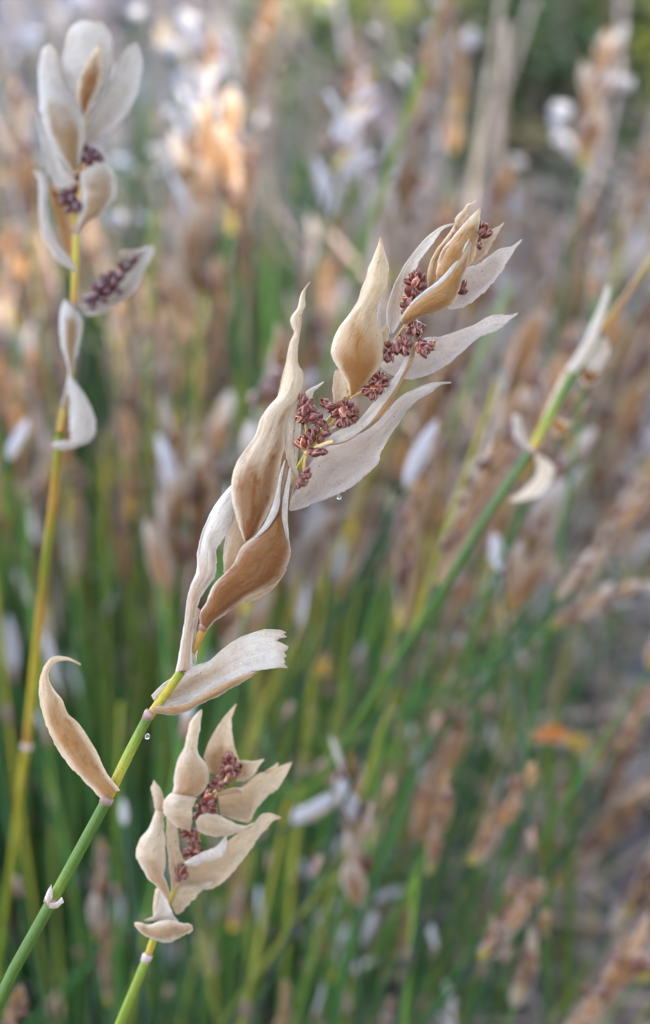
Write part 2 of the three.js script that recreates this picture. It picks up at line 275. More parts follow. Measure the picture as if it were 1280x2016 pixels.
// ================================================================== THE STEM IN FOCUS
const base1 = V(-0.16, 0, -0.2);
const s1 = thing('flowering_stem', 'sharp leaning stem with tan papery spathes and red-brown florets, topmost in focus', 'flowering stem', base1);
{
  const b = base1, P = s1, D = FOCUS;
  // culm, node to node; the lowest piece goes on down to the ground outside the frame
  const foot = [at(98, 1782), at(48, 1872), at(0, 1960), at(-50, 2060), V(-0.105, 0.3, -0.215), V(-0.14, 0.15, -0.205), b.clone()];
  part('culm', shift(sweep(foot, [12, 13, 14.5, 15, 15, 15, 16].map((r) => r * PX), [GREEN, GREEN, [0.07, 0.14, 0.01], GREEN, GREEN, GREEN, GREEN], 40, 16), b), mCulm, P);
  culm([[208, 1580, 22], [155, 1678, 23], [98, 1782, 22]], [GREEN, [0.075, 0.15, 0.01], [0.09, 0.17, 0.012], LIME], P, b);
  culm([[291, 1412, 19], [250, 1492, 21], [208, 1580, 20]], [GREEN, LIME, [0.3, 0.34, 0.03], YEL, ORG], P, b);
  culm([[357, 1322, 18], [326, 1366, 18], [293, 1412, 18]], [LIME, YEL, YEL, ORG], P, b);
  culm([[402, 1238, 15], [382, 1275, 16], [360, 1318, 15]], [ORG, ORG, YEL], P, b);
  culm([[820, 610, 6, -0.5], [740, 720, 8, -0.5], [660, 810, 9, -0.5], [600, 900, 11, -0.5], [540, 1010, 12, -0.5], [460, 1140, 13, -0.5], [402, 1240, 14]], [[0.5, 0.3, 0.1], ORG, YEL, YEL, YEL, ORG], P, b);
  collar(101, 1773, 26, 60, P, b, D, 0, 17); collar(210, 1575, 24, 62, P, b, D, 0, 18); collar(293, 1408, 20, 60, P, b, D, 0, 20); collar(360, 1315, 18, 62, P, b, D, 0.2, 12); collar(401, 1233, 17, 60, P, b, D, 0.8, 18, [0.2, 0.085, 0.05]);
  // collar scale of the lowest node
  part('sheath', shift(mergeGeometries([sheet([[89, 1768, 94, 1784], [95, 1752, 100, 1776], [101, 1742, 104, 1758]], { z: 0.9, bulge: 0.5, tone: 'white', k: 0.4, nu: 10, nv: 7 }), sheet([[96, 1778, 97, 1788], [112, 1776, 112, 1787], [122, 1766, 126, 1775]], { z: 1, bulge: 0.6, tone: 'white', k: 0.5, nu: 10, nv: 7 })]), b), mSpathe, P);
  // curled bract on the left (S17)
  part('sheath', shift(sheet([[197, 1571, 236, 1556, 1.2], [182, 1555, 224, 1541, 1], [166, 1538, 208, 1519, 0.5], [136, 1508, 194, 1489], [111, 1470, 174, 1452, -0.4], [97, 1442, 153, 1422, -0.4], [88, 1420, 134, 1405, -0.2], [79, 1380, 124, 1380], [78, 1350, 108, 1361], [81, 1330, 97, 1340], [87, 1313, 98, 1321, 0.3], [98, 1298, 107, 1307, 0.3], [112, 1292, 119, 1301, 0], [136, 1295, 138, 1301, -0.5], [159, 1307, 159, 1310, -1]], { bulge: 0.55, z: 0.4, tone: 'tan', k: 0.9, u1: 0.62, e: 0.75, nu: 46, nv: 15, ruffle: 2.4, rib: 0.05 }), b), mSpathe, P, 'narrow mottled bract curling over at its tip');
  // open scoop on the right (S16)
  part('sheath', shift(mergeGeometries([
    sheet([[298, 1370, 312, 1396, 0], [322, 1346, 330, 1391], [345, 1333, 352, 1388, -0.6], [366, 1321, 372, 1383, -1], [393, 1308, 400, 1368, -1], [414, 1300, 422, 1354, -1], [437, 1280, 443, 1343, -1], [466, 1259, 474, 1330, -0.6], [499, 1246, 503, 1322, -0.2], [528, 1239, 536, 1316], [550, 1240, 555, 1312]], { rag: 22, bulge: -0.45, z: 0.4, tone: 'white', k: 0.55, u1: 0.6, e: 0.6, nu: 36, nv: 15, ruffle: 2, rib: 0.3 }),
    sheet([[300, 1391, 304, 1403], [330, 1391, 338, 1408], [352, 1388, 362, 1402], [372, 1383, 384, 1392], [400, 1368, 415, 1377], [422, 1354, 440, 1365], [443, 1343, 464, 1351], [474, 1330, 484, 1338], [503, 1322, 507, 1323]], { bulge: 0.7, z: 0.5, tone: 'tan', k: 0.7, u1: 0.9, e: 0.9, nu: 26, nv: 7, rib: 0 }),
  ]), b), mSpathe, P, 'open white bract with a torn square end');
  part('sheath', shift(sheet([[380, 1300, 386, 1304], [380, 1285, 388, 1286], [388, 1268, 389, 1268]], { z: -0.6, tone: 'white', k: 0.1, nu: 8, nv: 5 }), b), mSpathe, P);

  // S14 long white spathe at left, S15 behind
  spathe(P, b, [[[[347, 1322, 377, 1318, 0.5], [354, 1285, 379, 1276, 0.4], [360, 1247, 381, 1237, 0.2], [367, 1190, 389, 1195], [376, 1153, 398, 1169, -0.3], [388, 1124, 422, 1136, -1], [389, 1090, 428, 1106, -1], [400, 1045, 426, 1080, -1], [418, 1005, 448, 1046, -1], [437, 977, 460, 1004, -1.2], [458, 953, 474, 985, -1.6], [474, 938, 480, 965, -2]], { bulge: 0.5, z: 0.3, tone: 'white', k: 0.75, u1: 0.55, e: 0.8, nu: 42, rib: 0.35 }]]);
  spathe(P, b, [[[[372, 1305, 380, 1310, 0.4], [379, 1240, 386, 1243, 0.3], [388, 1195, 394, 1200]], { bulge: 0.5, z: -0.1, tone: 'pale', k: 0.5, nu: 14, nv: 7 }]], 'narrow folded margin');
  spathe(P, b, [[[[440, 1128, 452, 1130], [441, 1076, 480, 1108], [448, 1041, 495, 1075], [461, 1008, 500, 1030], [474, 975, 500, 990], [490, 945, 500, 950]], { bulge: 0.35, z: -1.4, tone: 'pale', k: 0.8, u1: 0.8, e: 0.7 }]]);
  // S12 large spathe with the twisted tip
  spathe(P, b, [
    [[[482, 1066, 490, 1062], [474, 1046, 506, 1049], [465, 1017, 527, 1010], [458, 989, 538, 985], [456, 958, 546, 958], [459, 935, 550, 926], [466, 912, 554, 905], [478, 893, 561, 880], [500, 862, 563, 842], [512, 828, 571, 812], [530, 800, 583, 790], [547, 781, 592, 771], [556, 755, 597, 748], [560, 735, 596, 732], [563, 715, 587, 717], [567, 692, 586, 692], [573, 670, 588, 670], [579, 655, 590, 655], [573, 637, 592, 634], [575, 622, 594, 618], [586, 608, 601, 602], [589, 594, 600, 588], [595, 575, 602, 572], [609, 556, 611, 555]], { bulge: 0.62, z: 1.4, tone: 'brown', k: 0.95, u1: 0.36, e: 0.82, nu: 64, nv: 19, rib: 0.18, ruffle: 1.5 }],
    [[[590, 946, 592, 946, -0.4], [576, 930, 588, 934], [565, 900, 581, 908], [562, 862, 579, 872], [564, 835, 580, 834], [572, 808, 585, 806], [590, 778, 594, 780]], { bulge: 0.55, z: 1.6, tone: 'pale', k: 0.25, nu: 26, nv: 9 }],
    [[[583, 915, 585, 914], [580, 885, 588, 876], [579, 842, 594, 838], [583, 812, 594, 806]], { bulge: 0.3, z: 0.2, tone: 'white', k: 0.1, nu: 14, nv: 7 }],
    [[[547, 780, 552, 782], [550, 766, 560, 770], [556, 740, 564, 742], [563, 714, 566, 716]], { bulge: 0.2, z: 0.3, tone: 'tan', k: 0.5, nu: 12, nv: 5 }],
  ], 'large spathe, brown below, drawn out into a twisted white tip');
  // S13 brown spathe at the base of the head
  spathe(P, b, [
    [[[394, 1226, 408, 1238, -0.6], [393, 1208, 424, 1221, -0.4], [407, 1185, 451, 1202, -0.2], [421, 1152, 484, 1179], [442, 1130, 508, 1165], [461, 1109, 540, 1148], [474, 1080, 564, 1118], [500, 1058, 571, 1088], [522, 1040, 567, 1060], [537, 1015, 560, 1032], [546, 990, 557, 1005], [551, 960, 561, 962], [556, 930, 567, 932], [562, 906, 566, 906]], { bulge: 0.55, z: 2.4, tone: 'brown', k: 1, u1: 0.95, e: 1.0, nu: 46, nv: 19, rib: 0.1, ruffle: 2.6 }],
    [[[500, 1058, 507, 1058], [520, 1032, 531, 1036], [538, 992, 549, 1002], [547, 955, 552, 964], [553, 925, 557, 930], [560, 906, 562, 906]], { bulge: 0.35, z: 3.3, tone: 'white', k: 0.05, nu: 22, nv: 7, ruffle: 0.8 }],
    [[[570, 1086, 573, 1086], [560, 1050, 569, 1058], [554, 1013, 566, 1022], [557, 978, 567, 985], [564, 948, 571, 950], [570, 920, 573, 920]], { bulge: 0.4, z: 2.7, tone: 'white', k: 0.25, nu: 22, nv: 7, ruffle: 0.8 }],
    [[[484, 1180, 487, 1188], [506, 1165, 512, 1178], [538, 1147, 543, 1154], [563, 1118, 565, 1121]], { bulge: -0.2, z: 1.2, tone: 'cream', k: 0.4, nu: 16, nv: 5, ruffle: 2 }],
  ], 'speckled brown spathe with narrow white margins');
  // inside brown piece between S13 and S11
  spathe(P, b, [[[[562, 1010, 572, 1000], [564, 975, 578, 965], [570, 945, 590, 940], [574, 915, 590, 930]], { bulge: -0.3, z: 0.6, tone: 'brown', k: 0.6, nu: 14, nv: 7 }]]);
  // S11 broad open spathe on the right
  spathe(P, b, [[[[569, 1001, 571, 1006, 1], [576, 978, 592, 1000, 0.8], [598, 938, 626, 988, 0.3], [616, 907, 666, 972, -0.2], [640, 884, 694, 958, -0.4], [680, 866, 741, 914, -0.6], [718, 850, 751, 888, -0.8], [746, 828, 772, 852, -1], [772, 798, 799, 812, -1.2], [794, 777, 819, 791, -1.4], [820, 764, 846, 774, -1.6], [852, 754, 868, 759, -2], [888, 752, 888, 754, -2.6]], { bulge: -0.42, z: -0.4, tone: 'inner', k: 0.55, u1: 0.7, e: 0.9, nu: 46, nv: 17, rib: 0.1, ruffle: 2.4 }]], 'broad open spathe, its dusty inner face lavender grey');
  // S10 folded spathe above it
  spathe(P, b, [
    [[[612, 884, 614, 887, 0], [637, 870, 642, 876], [661, 850, 682, 867], [693, 837, 718, 843], [719, 813, 745, 812], [756, 766, 772, 775], [780, 738, 790, 742], [793, 715, 803, 716], [804, 686, 811, 690], [813, 662, 815, 662]], { bulge: -0.4, z: 1.4, tone: 'white', k: 0.1, nu: 36, nv: 9, ruffle: 1 }],
    [[[642, 875, 644, 877], [682, 867, 684, 869], [718, 843, 730, 835], [745, 812, 762, 808], [772, 775, 783, 767], [790, 742, 799, 738], [803, 716, 811, 716], [811, 690, 817, 692], [815, 662, 816, 662]], { bulge: 0.6, z: 1.2, tone: 'tan', k: 0.8, u1: 0.9, e: 1.1, nu: 30, nv: 7, ruffle: 0.6 }],
  ], 'narrow folded spathe, white inside and tan outside');
  // S9 long spathe pointing right
  spathe(P, b, [[[[749, 716, 750, 724, 0.6], [775, 702, 772, 739, 0], [815, 676, 808, 747, -0.6], [846, 663, 836, 741, -0.8], [868, 662, 873, 723, -1], [906, 650, 906, 696, -1], [937, 638, 942, 667, -1], [962, 624, 968, 655, -1], [985, 620, 988, 645, -1], [1002, 621, 1004, 630, -1.2], [1019, 616, 1020, 618, -1.6]], { bulge: -0.45, z: -1.5, tone: 'inner', k: 0.4, u1: 0.5, e: 0.8, nu: 40, nv: 15, rib: 0.05, ruffle: 1.6 }]], 'long whitish spathe pointing right, open towards the sky');
  // S1 bulb
  spathe(P, b, [
    [[[690, 780, 698, 776, -0.6], [680, 747, 724, 750, -0.2], [664, 722, 749, 718], [653, 698, 755, 695], [655, 673, 753, 668], [668, 645, 745, 640], [683, 626, 741, 610], [697, 606, 745, 592], [706, 590, 752, 580], [713, 568, 762, 562], [722, 545, 765, 545], [726, 530, 764, 520], [736, 505, 759, 502], [743, 487, 755, 487], [749, 466, 750, 466]], { bulge: 0.62, z: 1.6, tone: 'tan', k: 1, u1: 0.4, e: 0.86, nu: 46, nv: 19, rib: 0.32, ruffle: 1.5 }],
    [[[754, 706, 757, 704], [748, 670, 754, 672], [743, 625, 748, 626], [750, 592, 754, 588], [758, 572, 763, 566]], { bulge: 0.4, z: 1.3, tone: 'white', k: 0.1, nu: 18, nv: 5, ruffle: 0.5 }],
  ], 'swollen tan spathe with a wavy pointed tip');
  spathe(P, b, [[[[658, 800, 676, 800], [655, 765, 684, 768], [659, 735, 676, 735], [662, 728, 667, 728]], { bulge: -0.3, z: -0.6, tone: 'cream', k: 0.3, nu: 16, nv: 9 }]]);
  // S2 long curved white spathe, inner face
  spathe(P, b, [[[[768, 657, 775, 655, 1], [763, 630, 790, 630, 0.3], [764, 600, 796, 600, -0.4], [776, 562, 806, 560, -0.8], [788, 538, 818, 530, -0.8], [802, 514, 826, 512, -0.8], [834, 474, 848, 486, -0.6], [852, 458, 862, 464], [866, 448, 872, 452], [882, 442, 884, 446], [894, 440, 895, 442]], { bulge: -0.5, z: -1.2, tone: 'white', k: 0.5, u1: 0.45, e: 0.9, nu: 36, rib: 0.1 }]], 'slender white spathe arching over the florets');
  spathe(P, b, [[[[748, 690, 765, 685], [746, 655, 764, 655], [758, 640, 764, 640], [761, 622, 763, 622]], { bulge: 0.2, z: -1.6, tone: 'cream', k: 0.2, nu: 14, nv: 7 }]]);
  // S4, S3, S5, S6, S7, S8: the top of the head
  spathe(P, b, [[[[843, 565, 856, 560], [842, 537, 864, 538], [848, 514, 866, 510], [858, 494, 872, 490], [872, 476, 885, 473], [886, 457, 894, 458], [896, 440, 898, 446]], { bulge: 0.45, z: 0.6, tone: 'tan', k: 0.7, u1: 0.7, e: 0.8, nu: 26, nv: 11 }]]);
  spathe(P, b, [[[[894, 449, 902, 453], [896, 430, 912, 440], [911, 414, 924, 421], [920, 402, 929, 409], [928, 401, 934, 402], [940, 394, 941, 394]], { bulge: 0.4, z: 0.2, tone: 'cream', k: 0.5, u1: 0.9, e: 0.6, nu: 24, nv: 9, ruffle: 2.4, rib: 0.3 }]]);
  spathe(P, b, [[[[864, 553, 880, 550], [859, 540, 906, 540], [862, 517, 926, 520], [871, 492, 936, 498], [886, 474, 939, 478], [900, 457, 942, 456], [921, 433, 944, 434], [936, 418, 945, 420], [946, 409, 947, 410]], { bulge: 0.6, z: 1.4, tone: 'tan', k: 0.9, u1: 0.75, e: 0.95, nu: 34, nv: 15, rib: 0.2 }]], 'rounded tan spathe at the top of the head');
  spathe(P, b, [
    [[[795, 638, 803, 638, -0.4], [790, 626, 827, 625], [806, 602, 860, 613], [828, 583, 888, 599], [859, 563, 903, 574], [884, 538, 914, 536], [902, 507, 925, 500], [914, 488, 927, 484], [924, 470, 926, 471]], { bulge: 0.6, z: 2.6, tone: 'tan', k: 1, u1: 0.8, e: 1, nu: 36, nv: 15, rib: 0.14 }],
    [[[806, 600, 812, 603], [827, 579, 836, 583], [858, 557, 868, 562], [882, 533, 891, 539], [902, 502, 909, 506], [914, 484, 918, 489], [924, 470, 925, 471]], { bulge: 0.5, z: 3, tone: 'white', k: 0.05, nu: 24, nv: 7, ruffle: 0.8 }],
  ], 'tan boat-shaped spathe with a white rim in front of the others');
  spathe(P, b, [[[[880, 602, 884, 609, 0.5], [890, 570, 905, 606, 0.2], [904, 540, 930, 594], [922, 527, 953, 577], [942, 520, 970, 558], [962, 505, 984, 538], [986, 489, 1000, 512], [1008, 485, 1011, 494], [1027, 471, 1028, 473]], { bulge: -0.45, z: -1.8, tone: 'inner', k: 0.5, u1: 0.7, e: 0.85, nu: 34, nv: 13, rib: 0.05 }]], 'grey-white spathe spreading right under the tip');
  spathe(P, b, [[[[922, 518, 930, 522], [932, 494, 952, 507], [946, 472, 968, 484], [965, 455, 979, 463], [984, 444, 986, 449], [992, 438, 993, 440]], { bulge: -0.4, z: -0.9, tone: 'pale', k: 0.6, u1: 0.6, nu: 22, nv: 9 }]]);
  // little bluish tip behind the florets
  spathe(P, b, [[[[596, 785, 616, 790], [604, 770, 618, 772], [622, 760, 628, 762], [637, 751, 638, 752]], { bulge: 0.3, z: -1.4, tone: 'white', k: 0.15, nu: 14, nv: 7 }]]);
  // florets
  cluster([[822, 540, 26, 95, 0.8], [811, 543, 22, 120, 0.6], [832, 548, 24, 65, 0.6], [818, 556, 26, 60, 1.4], [832, 562, 24, 40, 1], [806, 556, 22, 150, 0.2], [838, 574, 20, 300, 0.4]], P, b);
  cluster([[806, 572, 24, 110, 0.6], [816, 580, 24, 80, 0.8], [800, 588, 22, 150, 0.4], [810, 594, 22, 30, 1.1], [793, 600, 20, 120, 0.2], [796, 612, 20, 80, 0.6]], P, b);
  cluster([[944, 440, 24, 100, 0.2], [956, 445, 22, 75], [948, 458, 26, 40, 0.8], [958, 462, 24, 30, 0.4], [940, 468, 22, 120, 0.6], [944, 484, 20, 100, 0.8], [964, 458, 18, 50]], P, b);
  cluster([[901, 453, 16, 100, 0.2], [896, 458, 14, 60]], P, b);
  cluster([[908, 560, 22, 80, 0], [904, 570, 20, 45, 0.2], [912, 572, 20, 20]], P, b);
  cluster([[812, 640, 24, 240, 1.4], [823, 640, 22, 330, 1.2], [832, 644, 18, 340, 1], [806, 650, 22, 200, 1.2], [820, 652, 24, 290, 1.6]], P, b);
  cluster([[792, 672, 28, 100, 1.4], [784, 684, 30, 290, 1.5], [798, 690, 28, 300, 1.6], [804, 676, 26, 60, 1.2], [764, 677, 24, 120, 0.8], [772, 688, 24, 220, 1], [765, 704, 26, 280, 0.8], [758, 692, 18, 190, 0.6]], P, b);
  cluster([[832, 676, 26, 45, 1.2], [842, 684, 24, 350, 1.3], [836, 693, 24, 310, 1.5], [824, 688, 26, 270, 1.3], [850, 677, 20, 10, 0.8], [826, 668, 20, 100, 1]], P, b);
  cluster([[742, 738, 24, 100, 0.6], [752, 742, 22, 60, 0.6], [735, 750, 24, 160, 0.8], [748, 755, 24, 20, 1], [758, 746, 20, 30, 0.6], [738, 764, 24, 220, 1], [748, 768, 22, 300, 1.2], [724, 770, 24, 190, 0.8], [734, 779, 22, 260, 1], [760, 756, 18, 340, 0.8]], P, b);
  cluster([[644, 796, 28, 145, 0.8], [652, 801, 26, 170, 1.2], [680, 789, 26, 90, 1.4], [670, 797, 24, 130, 1.2], [692, 796, 24, 45, 1], [662, 812, 28, 200, 1.2], [676, 812, 28, 280, 1.6], [688, 814, 26, 320, 1.4], [698, 808, 24, 20, 1], [670, 832, 26, 260, 1.4], [684, 830, 24, 300, 1.2], [698, 824, 22, 330, 1]], P, b);
  cluster([[598, 786, 24, 95, 0.8], [608, 794, 24, 40, 1], [592, 798, 24, 150, 1], [600, 808, 26, 230, 1.2], [614, 804, 22, 330, 1.2], [588, 824, 26, 200, 1.2], [597, 828, 20, 270, 1], [618, 822, 28, 20, 1.4], [630, 818, 24, 60, 1.2], [632, 832, 26, 330, 1.4], [640, 838, 22, 300, 1.2]], P, b);
  cluster([[593, 872, 32, 120, 1.2], [611, 858, 26, 110, 1.2], [609, 870, 22, 250, 1.2], [622, 845, 22, 80, 1], [640, 854, 20, 30, 1], [632, 864, 18, 60, 1], [625, 890, 30, 20, 1.6], [636, 890, 20, 10, 1.4], [612, 888, 22, 200, 1.2]], P, b);
  cluster([[604, 927, 24, 60, 1], [598, 938, 22, 75, 1.2], [608, 936, 18, 30, 1.2], [595, 949, 22, 200, 1.2], [588, 957, 20, 225, 1]], P, b);
  for (const l of [[[598, 940, 0, 0.6], [600, 905, 0, 0.8], [612, 872, 0, 1], [618, 845, 0, 1], [626, 830, 0, 1.2]], [[604, 895, 0, 1], [592, 878, 0, 1.2]], [[614, 868, 0, 1], [636, 855, 0, 1.2], [668, 835, 0, 1.4]], [[600, 900, 0, 0.8], [604, 850, 0, 0.8], [594, 812, 0, 1]], [[690, 785, 0, 0.6], [716, 768, 0, 0.8], [745, 745, 0, 0.8]], [[650, 838, 0, 0.6], [668, 815, 0, 1]], [[588, 960, 0, 0.8], [586, 930, 0, 0.6]]]) stalk(l, P, b, 5.5);
  stalk([[600, 893, 0, 1.4], [625, 880, 0, 1.9], [655, 868, 0, 1.8]], P, b, 9, [0.6, 0.42, 0.2]);
}
for (const [x, y, r, z, label] of [[290, 1450, 5, 0.2, 'tiny clear water droplet hanging under the green stem between two nodes'], [668, 979, 4.5, 0.4, 'tiny clear water droplet on the lower edge of the broad open spathe']]) {
  const g = new THREE.SphereGeometry(r * PX, 20, 16), p = g.attributes.position; for (let i = 0; i < p.count; i++) if (p.getY(i) > 0) p.setY(i, p.getY(i) * 1.25);
  const m = new THREE.Mesh(g, mDrop); m.name = numbered('water_droplet'); m.position.copy(at(x, y, FOCUS - z * MM)); m.userData = { label, category: 'water droplet' }; scene.add(m);
}

// ================================================================== THE LOWER STEM, A LITTLE BEHIND
{
  const D = 0.269, b = V(-0.12, 0, -0.33), P = thing('flowering_stem', 'shorter cream flower head below the leaning stem, spathes open round dark florets', 'flowering stem', b), o = (x) => ({ D, tone: 'cream', k: 0.85, u1: 0.42, e: 0.85, nu: 26, nv: 13, rib: 0.12, ...x });
  part('culm', shift(sweep([at(289, 1888, D), at(262, 1950, D), at(236, 2012, D), at(200, 2110, D), V(-0.085, 0.2, -0.3), b.clone()], [9, 9.6, 10, 10.5, 10.5, 11].map((r) => r * PX * D / FOCUS), [LIME, [0.2, 0.27, 0.03], GREEN, GREEN, GREEN], 34, 14), b), mCulm, P);
  culm([[306, 1835, 13], [298, 1862, 15], [289, 1888, 13]], [LIME, YEL, ORG], P, b, D);
  collar(289, 1886, 19, 65, P, b, D, 0, 18, [0.34, 0.25, 0.22]);
  culm([[452, 1520, 7, -1], [400, 1620, 9, -1], [345, 1750, 11, -1], [306, 1838, 12]], [ORG, YEL, YEL], P, b, D);
  const S = (ps, l) => spathe(P, b, ps, l);
  S([[[[340, 1566, 388, 1568], [342, 1545, 402, 1556], [344, 1527, 411, 1530], [352, 1494, 404, 1503], [362, 1474, 390, 1484], [368, 1452, 389, 1456], [374, 1424, 395, 1426], [385, 1408, 396, 1412], [397, 1397, 398, 1398]], o({ bulge: 0.6, z: 1.5 })], [[[347, 1628, 374, 1636], [325, 1602, 378, 1612], [322, 1580, 379, 1590], [336, 1562, 388, 1570]], o({ bulge: 0.7, z: 2.2, k: 0.5 })]], 'upright cream spathe folded outwards at its foot');
  S([[[[412, 1522, 452, 1530], [403, 1498, 470, 1500], [406, 1478, 465, 1482], [420, 1446, 458, 1453], [437, 1418, 456, 1424], [452, 1400, 460, 1402], [465, 1386, 466, 1387]], o({ bulge: -0.4, z: -1, tone: 'cream', k: 0.9, u1: 0.4 })]]);
  S([[[[462, 1500, 466, 1540], [480, 1497, 490, 1534], [494, 1499, 504, 1521], [508, 1497, 511, 1506], [520, 1494, 521, 1496]], o({ bulge: -0.3, z: -0.6, k: 0.7 })]]);
  S([[[[430, 1570, 434, 1604], [452, 1560, 456, 1612], [480, 1548, 488, 1619], [497, 1532, 504, 1596], [521, 1519, 524, 1571], [549, 1510, 545, 1553], [563, 1504, 562, 1528], [575, 1500, 575, 1502]], o({ bulge: -0.4, z: -1.5, k: 0.4, ruffle: 2 })], [[[521, 1519, 524, 1524], [540, 1507, 545, 1512], [546, 1501, 549, 1503]], o({ z: -1.6, bulge: 0.2, nu: 8, nv: 5 })]]);
  S([[[[428, 1560, 430, 1569], [448, 1554, 449, 1564], [468, 1551, 468, 1561], [479, 1558, 475, 1566]], o({ bulge: 0.8, z: 1.4, k: 0.9, u1: 1, nu: 14, nv: 7 })]], 'small curled tan bract among the florets');
  S([[[[386, 1618, 388, 1634], [396, 1605, 398, 1640], [420, 1602, 416, 1646], [448, 1615, 446, 1646], [470, 1624, 466, 1639], [485, 1626, 483, 1632], [500, 1619, 500, 1621]], o({ bulge: 0.6, z: 2.2, k: 0.4, u1: 0.5 })]]);
  S([[[[350, 1726, 354, 1745], [361, 1700, 408, 1750], [400, 1684, 432, 1741], [442, 1660, 460, 1718], [470, 1640, 488, 1679], [494, 1628, 508, 1651], [514, 1604, 528, 1629], [533, 1602, 538, 1615], [553, 1609, 554, 1611]], o({ bulge: -0.35, z: -0.6, k: 0.4 })], [[[361, 1699, 372, 1706], [394, 1680, 408, 1697], [424, 1668, 438, 1684], [440, 1650, 446, 1668], [446, 1644, 447, 1646]], o({ bulge: 0.5, z: 1.4, tone: 'white', k: 0.2 })]], 'broad cream spathe opening to the right');
  S([[[[347, 1800, 353, 1800], [337, 1775, 375, 1778], [346, 1748, 403, 1751], [356, 1730, 425, 1735]], o({ bulge: -0.4, z: -0.4, k: 0.3 })]]);
  S([[[[332, 1776, 336, 1770], [308, 1744, 330, 1745], [291, 1727, 323, 1722], [273, 1700, 326, 1700], [269, 1677, 327, 1678], [277, 1651, 325, 1651], [293, 1632, 323, 1628], [302, 1610, 322, 1608], [308, 1592, 320, 1590]], o({ bulge: 0.65, z: 1.7, k: 0.8, u1: 0.4 })], [[[306, 1594, 318, 1596], [303, 1578, 323, 1574], [298, 1552, 317, 1554], [301, 1543, 309, 1544], [302, 1535, 303, 1536]], o({ bulge: 0.4, z: 2, tone: 'cream', k: 0.4 })]], 'flask-shaped cream spathe with a bent tip at left');
  S([[[[338, 1760, 348, 1746], [333, 1708, 361, 1700], [328, 1665, 353, 1665], [327, 1618, 348, 1622], [330, 1585, 342, 1588]], o({ bulge: 0.4, z: 0.4, k: 0.6 })]]);
  S([[[[303, 1808, 310, 1812], [301, 1790, 314, 1786], [305, 1758, 318, 1756], [308, 1748, 316, 1748]], o({ bulge: 0.4, z: 0.2, k: 0.2, nv: 7, nu: 14 })]]);
  S([[[[265, 1817, 266, 1822, -1], [277, 1816, 278, 1836], [292, 1822, 292, 1845], [319, 1814, 319, 1855], [344, 1812, 344, 1849], [360, 1818, 361, 1842], [370, 1818, 372, 1836], [378, 1822, 379, 1830, -1]], o({ bulge: 0.7, z: 2, k: 0.8, u1: 2, e: 0.7, ruffle: 2 })], [[[284, 1812, 352, 1814], [300, 1806, 342, 1803], [311, 1788, 334, 1784], [315, 1768, 326, 1766], [319, 1751, 320, 1752]], o({ bulge: -0.4, z: 1.2, tone: 'white', k: 0.2, nu: 20 })]], 'lowest bract, a shallow cup with upturned corners');
  cluster([[452, 1490, 24, 90], [460, 1500, 22, 60], [444, 1500, 22, 140], [468, 1510, 20, 20], [452, 1512, 24, 80, 1], [440, 1518, 22, 170], [456, 1526, 22, 300, 1], [466, 1522, 20, 340], [434, 1530, 20, 200]], P, b, D, 0.9);
  cluster([[424, 1536, 24, 120], [436, 1544, 24, 40, 0.4], [446, 1538, 22, 20], [418, 1548, 22, 190], [430, 1552, 22, 280, 0.6]], P, b, D, 1);
  cluster([[398, 1560, 26, 110], [410, 1566, 26, 60, 0.4], [400, 1578, 26, 170, 0.6], [416, 1582, 26, 10, 0.5], [392, 1592, 24, 210], [406, 1594, 26, 280, 0.6], [420, 1600, 22, 330], [386, 1606, 22, 230]], P, b, D, 1.2);
  cluster([[372, 1636, 26, 120], [384, 1640, 24, 50], [362, 1640, 22, 180], [376, 1654, 24, 240, 0.4], [386, 1656, 20, 320]], P, b, D, 1);
  cluster([[368, 1678, 24, 160], [378, 1672, 22, 80], [390, 1676, 22, 20], [374, 1690, 24, 260]], P, b, D, 0.6);
  cluster([[356, 1714, 26, 80], [362, 1722, 24, 290], [352, 1728, 20, 240]], P, b, D, 0.8);
  stalk([[462, 1498, 0, 1], [448, 1530, 0, 1.4], [420, 1560, 0, 1.4]], P, b, 6, [0.55, 0.36, 0.15], D);
}

